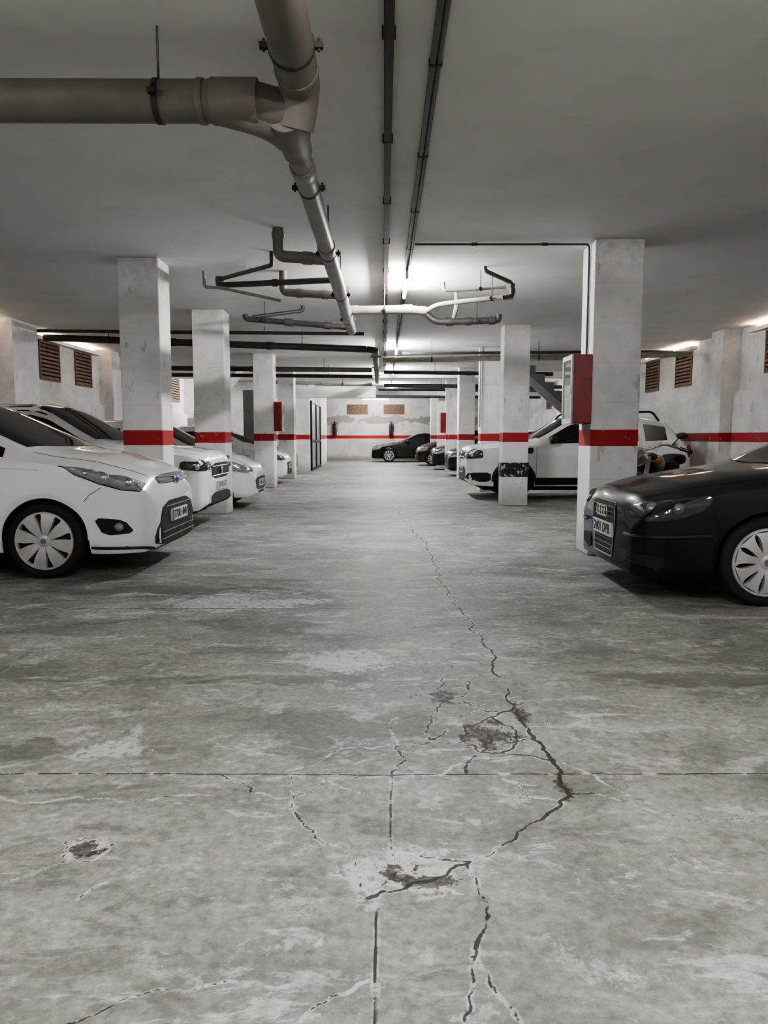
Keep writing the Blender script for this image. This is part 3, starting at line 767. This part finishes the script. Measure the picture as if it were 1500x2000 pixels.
        for (s0,s1) in sp['side']:
            for sg in (1,-1):
                rows=[]
                ss=np.linspace(s0,s1,14)
                for t in np.linspace(0,1,7):
                    r=[]
                    for s in ss:
                        zl=c.belt(s)+.03; zu=max(zl+.004,c.top(s)-c.e(s)-.035)
                        z=zl+(zu-zl)*t; q=(z-c.belt(s))/(c.top(s)-c.belt(s)+1e-6)
                        r.append((-s,sg*(c.w(s)*.97*(1-q)+c.wr(s)*q),z))
                    rows.append(r)
                c.gridp("side_window",rows,M_glass,.004)
        for s in sp.get('gaps',[]):
            c.line("door_gap",[(s,c.W,.30),(s,c.W,.6),(s+.01,c.W*.97,c.belt(s)+.01)],M_dark,w=.007)
        for s in sp.get('handles',[]):
            for sg in (1,-1):
                p=c.snap((-s,sg*c.W,c.belt(s)-.09),.018)[0]; m=MB(); m.ball(p,.09,.014,.016,q=3); c.ob(m,"door_handle",c.paint)
        s,z=sp['mirror']
        for sg in (1,-1):
            y=c.w(s)+.09; m=MB(); m.ball((-s,sg*y,z),.075,.11,.072,q=2.6); m.tube([(-s,sg*(y-.05),z-.04),(-s,sg*(c.w(s)-.08),z-.07)],.025,8)
            c.ob(m,"side_mirror",sp.get('mirmat') or c.paint)
        hs=[(s,c.wr(s)*1.0,c.top(s)-c.e(s)) for s in np.linspace(sp['hood0'],sp['ws'][0]+.1,12)]
        c.line("bonnet_gap",hs,M_dark,w=.006)
    def plate(c,txt,z,y=0):
        p=c.snap((.3,y,z),.0)[0]; x=p.x+.03
        m=MB(); m.box(x-.022,x,-.26,.26,z-.055,z+.055); o=c.ob(m,"license_plate",M_plate,smooth=False,bevel=.004)
        m=MB(); m.box(x,x+.0012,-.257,-.215,z-.052,z+.052); c.ob(m,"plate_band",M_blue,o,smooth=False)
        t=link(bpy.data.objects.new("plate_lettering",text_mesh(txt,.105))); t.data.materials.append(M_ink)
        t.parent=o; t.matrix_local=Matrix(((0,0,1,x+.0015),(.98,0,0,.02),(0,1.0,0,z),(0,0,0,1)))
        return o

MPV=dict(L=4.25,W=.91,R=.325,wheels=[.88,3.53],
 top=[(0,.76),(.03,.84),(.10,.91),(.25,.975),(.5,1.045),(.85,1.10),(1.00,1.14),(1.80,1.52),(2.25,1.60),(3.05,1.60),(3.85,1.48),(4.05,1.2),(4.17,.95),(4.25,.8)],
 belt=[(0,.60),(.06,.72),(.2,.83),(.45,.91),(.9,.98),(1.5,1.03),(3.5,1.10),(4.05,1.05),(4.25,.7)],
 w=[(0,.62),(.04,.72),(.12,.82),(.25,.90),(.45,.955),(.7,.99),(1.0,1.0),(3.6,1.0),(4.05,.94),(4.17,.85),(4.25,.7)],
 wr=[(0,.42),(.1,.58),(.3,.70),(.7,.78),(1.1,.82),(1.5,.80),(1.9,.72),(3.6,.68),(4.05,.7),(4.25,.55)],
 e=[(0,.06),(.6,.06),(1.0,.07),(1.5,.10),(3.9,.10),(4.25,.06)],
 low=[(0,.24),(.1,.20),(.4,.20),(.7,.22),(3.5,.22),(4.05,.26),(4.25,.34)],
 ws=(.90,1.83),rw=(3.88,4.11),side=[(1.21,1.53),(1.59,2.45),(2.55,3.3),(3.35,3.75)],gaps=[1.37,2.50,3.4],handles=[2.35,3.25],mirror=(1.57,1.12),hood0=.10)
HATCH=dict(L=4.22,W=.885,R=.318,wheels=[.89,3.47],
 top=[(0,.68),(.03,.745),(.10,.80),(.4,.875),(.8,.94),(1.15,.99),(1.25,1.02),(2.0,1.37),(2.4,1.43),(3.2,1.40),(3.85,1.22),(4.05,1.0),(4.17,.85),(4.22,.75)],
 belt=[(0,.54),(.08,.66),(.3,.75),(.6,.81),(1.1,.87),(1.5,.91),(3.4,.98),(4.05,.92),(4.22,.62)],
 w=[(0,.72),(.03,.80),(.08,.87),(.18,.93),(.4,.97),(.7,.99),(1.0,1.0),(3.6,1.0),(4.0,.94),(4.17,.83),(4.22,.7)],
 wr=[(0,.50),(.1,.64),(.3,.74),(.7,.79),(1.1,.84),(1.5,.80),(2.0,.68),(3.6,.64),(4.1,.7),(4.22,.55)],
 e=[(0,.05),(.6,.05),(1.1,.06),(1.5,.09),(3.8,.09),(4.22,.05)],
 low=[(0,.20),(.1,.17),(.4,.18),(.7,.20),(3.5,.20),(4.1,.25),(4.22,.34)],
 ws=(1.16,2.0),rw=(3.55,4.0),side=[(1.62,2.5),(2.58,3.3),(3.35,3.6)],gaps=[1.35,2.55,3.4],handles=[2.42,3.25],mirror=(1.68,.98),hood0=.10)
SUV=dict(L=4.34,W=.90,R=.345,wheels=[.90,3.53],lip=.040,
 top=[(0,.90),(.03,.97),(.08,1.02),(.4,1.07),(.9,1.11),(1.2,1.14),(1.3,1.18),(1.95,1.56),(2.2,1.63),(3.3,1.62),(3.85,1.54),(4.15,1.2),(4.3,1.0),(4.34,.9)],
 belt=[(0,.78),(.05,.90),(.2,.96),(.5,.99),(1.1,1.02),(3.2,1.08),(4.1,1.12),(4.34,.8)],
 w=[(0,.80),(.03,.88),(.07,.93),(.2,.97),(.5,.99),(.9,1.0),(3.6,1.0),(4.1,.96),(4.3,.88),(4.34,.75)],
 wr=[(0,.64),(.1,.76),(.3,.80),(1.2,.84),(1.6,.80),(2.1,.72),(3.7,.70),(4.2,.74),(4.34,.6)],
 e=[(0,.06),(.6,.05),(1.2,.06),(1.6,.10),(3.8,.10),(4.34,.06)],
 low=[(0,.36),(.1,.28),(.5,.25),(3.6,.27),(4.1,.34),(4.34,.42)],
 prof=[(.2,.95),(.4,.985),(.6,.99),(.85,1.0),(1.0,.985),(1.15,.95)],
 ws=(1.22,1.98),rw=(3.9,4.18),side=[(1.58,2.45),(2.53,3.28),(3.40,3.82)],gaps=[1.32,2.49,3.3],handles=[2.35,3.2],mirror=(1.62,1.14),hood0=.12,mirmat=M_blackp)
CITY=dict(L=3.62,W=.82,R=.285,wheels=[.66,2.96],
 top=[(0,.62),(.03,.70),(.10,.77),(.35,.88),(.7,.97),(.9,1.03),(1.0,1.08),(1.65,1.43),(2.0,1.50),(2.7,1.48),(3.25,1.35),(3.45,1.0),(3.58,.85),(3.62,.75)],
 belt=[(0,.5),(.1,.64),(.3,.76),(.7,.86),(1.2,.93),(2.8,1.0),(3.4,.95),(3.62,.65)],
 w=[(0,.60),(.04,.72),(.12,.83),(.25,.91),(.45,.97),(.7,1.0),(3.0,1.0),(3.4,.94),(3.58,.8),(3.62,.7)],
 wr=[(0,.40),(.1,.56),(.3,.7),(.9,.8),(1.3,.78),(1.7,.7),(3.0,.66),(3.5,.7),(3.62,.5)],
 e=[(0,.05),(.8,.06),(1.3,.10),(3.2,.1),(3.62,.05)],
 low=[(0,.24),(.1,.19),(3.4,.22),(3.62,.34)],
 ws=(.90,1.68),rw=(3.2,3.5),side=[(1.25,2.15),(2.22,2.9)],gaps=[1.05,2.18],handles=[2.05],mirror=(1.3,1.02),hood0=.10)
SEDAN=dict(L=4.5,W=.88,R=.32,wheels=[.82,3.58],
 top=[(0,.62),(.03,.70),(.12,.76),(.5,.86),(1.2,.95),(1.35,.99),(2.1,1.33),(2.5,1.39),(3.1,1.33),(3.75,1.06),(4.3,1.0),(4.45,.9),(4.5,.8)],
 belt=[(0,.48),(.1,.6),(.3,.7),(1.2,.84),(3.6,.92),(4.3,.88),(4.5,.6)],
 w=[(0,.66),(.04,.76),(.12,.86),(.3,.94),(.6,.99),(1,1.0),(3.8,1.0),(4.3,.93),(4.5,.72)],
 wr=[(0,.46),(.2,.68),(1.2,.84),(1.6,.8),(2.2,.66),(3.2,.64),(3.7,.76),(4.5,.5)],
 e=[(0,.05),(1.2,.05),(1.7,.09),(3.3,.08),(3.8,.05),(4.5,.05)],
 low=[(0,.2),(.1,.17),(4.2,.2),(4.5,.32)],
 ws=(1.25,2.08),rw=(3.05,3.7),side=[(1.68,2.5),(2.58,3.25)],gaps=[1.4,2.54,3.3],handles=[2.4,3.2],mirror=(1.7,.96),hood0=.10)

def front_basic(c,lampm=M_lamp,z0=.60,z1=.72,gr=(.55,.66,.36),lg=(.24,.44,.5),plate=None,pz=.4,square=False,trim=False):
    W=c.W
    if square: P=[(.02,W*.60,z1),(.08,W*.88,z1+.01),(.30,W*.98,z1+.02),(.32,W*1.0,z0+.02),(.12,W*.94,z0),(.02,W*.62,z0)]
    else: P=[(.04,W*.55,z1-.02),(.30,W*.93,z1+.05),(.50,W*.97,z1+.07),(.42,W*1.0,z0+.04),(.14,W*.86,z0-.02),(.03,W*.62,z0)]
    hl=c.patch("headlight",P,lampm,.008,both=True,dome=.01)
    for sg,h in zip((1,-1),hl):
        p=c.snap((-.12 if square else -.16,sg*W*(.88 if square else .80),(z0+z1)/2+(0 if square else .02)),.014)[0]; m=MB(); m.ball(p,.035,.045,.04); m.ob("lamp_lens",M_refl,h)
    g=c.patch("grille",[(.0,-gr[2],gr[0]),(.0,gr[2],gr[0]),(.02,gr[2]+.04,gr[1]),(.02,-gr[2]-.04,gr[1])],M_blackp,.006)[0]
    if trim:
        zc=(gr[0]+gr[1])/2
        for z in (gr[0]+.04,gr[1]-.04): c.line("chrome_strip",[(0,-gr[2]+.02,z),(0,0,z),(0,gr[2]-.02,z)],M_chrome,w=.012,off=.010,both=False,parent=g)
        p=c.snap((.1,0,zc),.018)[0]; m=MB(); m.ball(p,.012,.055,.05); m.ob("emblem",M_chrome,g)
    c.patch("lower_grille",[(.0,-lg[2],lg[0]),(.0,lg[2],lg[0]),(.0,lg[2]-.06,lg[1]),(.0,-lg[2]+.06,lg[1])],M_blackp,.006)
    if plate: c.plate(plate,pz)

def family_car():
    c=Car("car",MPV,(-1.98,7.08,0),0,P_white,"white compact family car with silver hubcaps beside a column",'blade')
    hl=c.patch("headlight",[(.08,.64,.81),(.18,.78,.875),(.40,.86,.925),(.74,.90,.978),(.60,.93,.895),(.40,.93,.82),(.22,.86,.76),(.11,.74,.74)],M_lamp,.010,both=True,dome=.012)
    for sg,h in zip((1,-1),hl):
        for (s,y,z,r) in ((.18,.79,.812,.046),(.36,.88,.862,.044),(.12,.72,.785,.022),(.52,.90,.90,.028)):
            p=c.snap((-s,sg*y,z),.010)[0]; m=MB(); m.ball(p,r,r*.8,r*.95); m.ob("lamp_lens",M_refl,h)
        ol=[(.08,.64,.81),(.18,.78,.88),(.40,.86,.93),(.74,.90,.982),(.60,.93,.89),(.40,.93,.815),(.22,.86,.755),(.11,.74,.735),(.08,.64,.81)]
        c.line("lamp_seal",[(a_,sg*b_,c_) for a_,b_,c_ in ol],M_blackp,w=.009,off=.004,both=False,parent=h)
    up=c.patch("grille",[(.03,-.42,.77),(.03,.42,.77),(.07,.46,.84),(.04,.26,.875),(.04,-.26,.875),(.07,-.46,.84)],M_blackp,.008)[0]
    c.line("chrome_strip",[(.05,-.42,.795),(.0,0,.795),(.05,.42,.795)],M_chrome,w=.012,off=.010,both=False,parent=up)
    c.line("chrome_strip",[(.06,-.43,.835),(.0,0,.835),(.06,.43,.835)],M_chrome,w=.012,off=.010,both=False,parent=up)
    p=c.snap((.1,0,.84),.022)[0]; m=MB(); m.ball(p,.014,.075,.034); m.ob("emblem",M_blue,c.root)["label"]="blue oval emblem"
    m=MB(); m.ball((p.x-.004,p.y,p.z),.012,.084,.041); m.ob("emblem_rim",M_chrome,c.root)
    lg=c.patch("lower_grille",[(.0,-.62,.24),(.0,.62,.24),(.02,.62,.34),(.0,.44,.62),(.0,-.44,.62),(.02,-.62,.34)],M_blackp,.008)[0]
    for z in (.29,.35,.57): c.line("grille_slat",[(.03,-.55+(z-.3)*.5,z),(.0,0,z),(.03,.55-(z-.3)*.5,z)],M_blackp,w=.018,off=.014,both=False,parent=lg)
    fg=c.patch("fog_lamp_recess",[(.14,.78,.38),(.38,.90,.36),(.46,.92,.52),(.20,.85,.49)],M_blackp,.006,both=True)
    for sg,h in zip((1,-1),fg):
        p=c.snap((-.26,sg*.86,.435),.006)[0]; m=MB(); m.ball(p,.042,.03,.038); m.ob("fog_lamp",M_lamp,h)
    c.plate("7708 HMV",.48)
    c.line("bumper_gap",[(.53,.93,.66),(.48,.93,.72),(.38,.92,.78)],M_dark,w=.005)
    c.line("bumper_lip",[(.49,.93,.24),(.22,.86,.235),(.08,.70,.235),(.03,.4,.235),(.02,0,.235)],M_blackp,w=.03,off=.006)
    c.line("fender_crease",[(.9,.92,.93),(1.3,.92,.95),(2.5,.92,.99)],P_white,w=.012,off=.001)
family_car()

def dark_hatch():
    c=Car("car",HATCH,(1.80,6.02,0),pi,P_plum,"dark plum hatchback with silver hubcaps beside a column",'petal')
    hl=c.patch("headlight",[(.05,.50,.68),(.13,.68,.735),(.30,.82,.775),(.50,.88,.79),(.46,.90,.70),(.28,.88,.625),(.12,.78,.60),(.05,.58,.60)],M_lampdk,.008,both=True,dome=.006)
    for sg,h in zip((1,-1),hl):
        for (s,y,z,r) in ((.13,.73,.67,.042),(.27,.84,.695,.040)):
            p=c.snap((-s,sg*y,z),.000)[0]; m=MB(); m.ball(p,r,r*.6,r); m.ob("lamp_lens",M_grey,h)
            m=MB(); m.ball(p+Vector((.012,sg*.014,0)),r*.45,r*.45,r*.45); m.ob("lamp_bulb",M_refl,h)
    gr=c.patch("grille",[(.0,-.22,.26),(.0,.22,.26),(.0,.29,.52),(.0,.28,.70),(.0,-.28,.70),(.0,-.29,.52)],M_blackp,.008)[0]
    fr=[(.0,-.22,.26),(.0,.22,.26),(.0,.29,.52),(.0,.28,.695),(.0,-.28,.695),(.0,-.29,.52),(.0,-.22,.26)]
    c.line("grille_frame",fr,M_chrome,w=.012,off=.008,both=False,parent=gr)
    for z in (.31,.35,.39,.57,.61,.65): c.line("grille_slat",[(0,-.24,z),(0,.24,z)],M_grey,w=.007,off=.009,both=False,parent=gr)
    m=MB()
    for i in range(4):
        yy=-.096+.064*i; x=c.snap((.2,0,.60),.024)[0].x
        m.tube([(x,yy+.042*math.cos(a),.61+.042*math.sin(a)) for a in np.linspace(0,2*pi,25)],.0065,8)
    m.ob("emblem",M_chrome,c.root)["label"]="four interlocked chrome rings"
    c.plate("2401 DPB",.47)
    c.patch("lower_grille",[(.03,.36,.24),(.20,.78,.26),(.18,.80,.36),(.03,.38,.37)],M_blackp,.006,both=True)
    c.line("bumper_strip",[(.50,.9,.50),(.3,.87,.49),(.10,.76,.485),(.05,.5,.48)],M_blackp,w=.03,off=.004)
    c.line("bumper_gap",[(.56,.9,.40),(.55,.9,.60),(.50,.9,.70)],M_dark,w=.005)
    c.line("sill_crease",[(1.4,.9,.42),(2.4,.9,.42),(3.1,.9,.43)],M_dark,w=.006)
dark_hatch()

c=Car("car",dict(SUV,lip=.014,mirmat=None,darkroof=True),(-2.20,10.0,0),0,P_white,"white crossover car with black grille beside a column",'five')
front_basic(c,M_lampdk,z0=.78,z1=.88,gr=(.66,.86,.50),lg=(.30,.48,.60),plate="8142 LKT",pz=.57,square=True,trim=True)
c=Car("car",CITY,(-2.16,13.0,0),0,P_white,"small white city car with rounded nose",'multi')
front_basic(c,M_lamp,z0=.62,z1=.73,gr=(.30,.52,.46),lg=(.24,.29,.3),plate="6615 GZC",pz=.42)
c=Car("car",HATCH,(-2.85,15.9,0),0,P_grey,"dark grey hatchback parked behind a column",'multi')
front_basic(c,M_lampdk,z0=.58,z1=.68)
c=Car("car",CITY,(-2.46,19.4,0),0,P_white,"white hatchback parked deeper in the row",'multi')
front_basic(c,M_lampdk,z0=.62,z1=.73,gr=(.40,.56,.46),plate="4410 KRD",pz=.45)
c=Car("car",HATCH,(-2.9,24.4,0),0,P_black,"black hatchback parked beside the stairwell",'multi')
front_basic(c)
c=Car("car",SUV,(1.58,15.05,0),pi,P_white,"white off-road style car with black cladding and roof bars",'multi')
front_basic(c,M_lampdk,z0=.78,z1=.93,gr=(.76,.94,.48),lg=(.36,.62,.66),plate="9035 MBN",pz=.55,square=True,trim=True)
c.patch("bumper_cladding",[(.06,.66,.36),(.46,.9,.34),(.46,.9,.52),(.08,.74,.52)],M_blackp,.008,both=True)
c.patch("sill_cladding",[(1.30,.89,.27),(3.10,.89,.28),(3.10,.89,.42),(1.30,.89,.42)],M_blackp,.010,both=True,rnd=0)
c.patch("fender_vent",[(1.10,.9,.88),(1.26,.9,.88),(1.26,.9,1.0),(1.10,.9,.98)],M_blackp,.008,both=True)
for sg in (1,-1):
    m=MB(); m.tube(fillet([(-1.98,sg*.60,1.50),(-2.08,sg*.60,1.66),(-3.6,sg*.59,1.68),(-3.74,sg*.58,1.50)],.08),.022,10); c.ob(m,"roof_rail",M_blackp)
    p=c.snap((-4.28,sg*.8,.95),.004)[0]; m=MB(); m.ball(p,.05,.06,.13); c.ob(m,"tail_light",M_redl)
c=Car("car",HATCH,(1.95,23.2,0),pi,P_black,"black hatchback parked between columns",'multi'); front_basic(c)
c=Car("car",HATCH,(1.75,27.5,0),pi,P_black,"black hatchback with dusty bonnet",'multi'); front_basic(c,plate="3307 FJX",pz=.42)
c=Car("car",CITY,(1.35,31.6,0),pi,P_red,"dark red small hatchback in the far bay",'multi'); front_basic(c)
c=Car("car",SEDAN,(-.58,35.9,0),pi,P_black,"black saloon car parked across the end wall",'multi'); front_basic(c,M_lamp)

# ------------------------------------------------------------------ motorcycle
e=empty("motorcycle",(3.18,8.75,0),math.radians(-128)); meta(e,"black touring motorcycle with clear windscreen behind a car","motorcycle")
def mo(m,name,mat,parent=None,**k): return m.ob(name,mat,parent or e,**k)
for x,R in ((.72,.31),(-.72,.31)):
    m=MB(); m.lathe([(R-.09,.05),(R-.03,.06),(R-.005,.03),(R,0),(R-.005,-.03),(R-.03,-.06),(R-.09,-.05),(R-.09,.05)],c=(x,0,R),n=40); w=mo(m,"wheel",M_rubber)
    m=MB(); m.lathe([(R-.09,.03),(R-.11,.03),(R-.11,-.03),(R-.09,-.03)],c=(x,0,R),n=40); m.lathe([(.001,.07),(.05,.07),(.05,-.07),(.001,-.07)],c=(x,0,R),n=20)
    for i in range(10):
        a=2*pi*i/10; m.tube([(x+.04*math.cos(a),0,R+.04*math.sin(a)),(x+(R-.1)*math.cos(a),0,R+(R-.1)*math.sin(a))],.008,6)
    mo(m,"rim",M_steel,w)
m=MB()
for y in (-.09,.09): m.tube([(.72,y,.31),(.46,y,.98)],[.028,.024],12)
mo(m,"front_fork",M_steel)
m=MB(); m.tube(fillet([(.42,0,.9),(.1,0,.52),(-.2,0,.42),(-.45,0,.62),(.36,0,.86)],.08),.024,10); m.tube([(-.35,0,.62),(-.95,0,.78)],.02,8); mo(m,"frame",M_blackp)
m=MB(); m.ball((.05,0,.42),.24,.16,.17,q=3); m.ball((.12,0,.60),.10,.11,.13,q=3); m.ball((-.15,.17,.36),.11,.05,.11,q=2.5)
for i in range(6): m.box(.0,.24,-.13,.13,.52+i*.028,.528+i*.028)
mo(m,"engine",M_steel)
m=MB(); m.ball((.16,0,.88),.27,.15,.13,q=2.4); mo(m,"fuel_tank",P_black)
m=MB(); m.lathe([(.045,0),(.045,.012),(.03,.02),(.001,.02)],c=(.2,0,1.0),axis='z',n=20); mo(m,"fuel_cap",M_chrome)
m=MB(); m.ball((-.32,0,.84),.34,.15,.075,q=3); m.ball((-.72,0,.92),.2,.13,.07,q=3); mo(m,"seat",M_rubber)
m=MB(); m.ball((-.80,.24,.66),.2,.08,.15,q=3.5); m.ball((-.80,-.24,.66),.2,.08,.15,q=3.5); mo(m,"pannier",M_blackp)
m=MB(); m.tube(fillet([(.16,.40,1.04),(.34,.22,1.12),(.42,0,1.04),(.34,-.22,1.12),(.16,-.40,1.04)],.06),.014,10); mo(m,"handlebar",M_chrome)
m=MB(); 
for sg in (1,-1): m.tube([(.13,sg*.46,1.025),(.21,sg*.35,1.065)],.020,10)
mo(m,"grip",M_rubber)
m=MB()
for sg in (1,-1): m.tube([(.24,sg*.30,1.09),(.25,sg*.46,1.04)],.006,6); m.box(.20,.26,sg*.30-.025,sg*.30+.025,1.09,1.13)
mo(m,"brake_lever",M_steel)
m=MB(); m.tube(fillet([(.40,.1,1.02),(.30,.14,.98),(.36,.05,.80)],.05),.007,8); m.tube(fillet([(.40,-.1,1.02),(.28,-.15,.96),(.34,-.05,.78)],.05),.007,8); mo(m,"control_cables",M_blackp)
for sg in (1,-1):
    m=MB(); m.tube([(.28,sg*.28,1.10),(.30,sg*.36,1.19)],.007,8); m.ball((.30,sg*.39,1.21),.016,.062,.036,q=2.5); mo(m,"mirror",M_blackp)
    m=MB(); m.tube([(.5,sg*.08,.93),(.5,sg*.18,.93)],.008,6); m.ball((.5,sg*.20,.93),.03,.03,.03); mo(m,"indicator",M_orange)
m=MB(); m.ball((.56,0,.98),.1,.11,.11); h=mo(m,"headlamp",M_chrome)
m=MB(); m.ball((.615,0,.98),.055,.092,.092); mo(m,"lamp_lens",M_lamp,h)
M_screen=simple("clear_windscreen",(.30,.33,.33),.05,coat=1,alpha=.34)
m=MB(); vs=[];nr,nc=9,11
for i in range(nr):
    t=i/(nr-1)
    for j in range(nc):
        v=-1+2*j/(nc-1); wdt=(.18+.04*math.sin(pi*t))*(1 if t<.8 else 1-.35*(t-.8)/.2)
        vs.append((.58-.28*t-.10*v*v,v*wdt,1.04+.38*t-(.05*v*v*t)))
m.add(vs,[(i*nc+j,i*nc+j+1,(i+1)*nc+j+1,(i+1)*nc+j) for i in range(nr-1) for j in range(nc-1)])
o=mo(m,"windscreen",M_screen)
m=MB(); 
for sg in (1,-1): m.tube(fillet([(.1,sg*.15,.35),(-.2,sg*.2,.28),(-.95,sg*.2,.34)],.1),.03,10)
mo(m,"exhaust",M_chrome)
m=MB(); m.tube([(-.05,.12,.3),(-.12,.28,.01)],.012,8); mo(m,"kickstand",M_blackp)
for x0 in (.72,-.72):
    A=[(x0+.345*math.cos(a),.31+.345*math.sin(a)) for a in np.linspace(.35,pi-.5,14)]
    m=MB(); vs=[(x,y,z-(abs(y)/.07)**2*.02) for x,z in A for y in (-.07,-.035,0,.035,.07)]
    m.add(vs,[(i*5+j,i*5+j+1,(i+1)*5+j+1,(i+1)*5+j) for i in range(13) for j in range(4)])
    mo(m,"mudguard",P_black)

# ------------------------------------------------------------------ world + view
w=bpy.data.worlds.new("world"); SC.world=w; w.use_nodes=True
w.node_tree.nodes["Background"].inputs[0].default_value=(.5,.5,.5,1); w.node_tree.nodes["Background"].inputs[1].default_value=.02
SC.view_settings.view_transform='AgX'
SC.view_settings.look='AgX - Medium High Contrast'
SC.view_settings.exposure=1.35
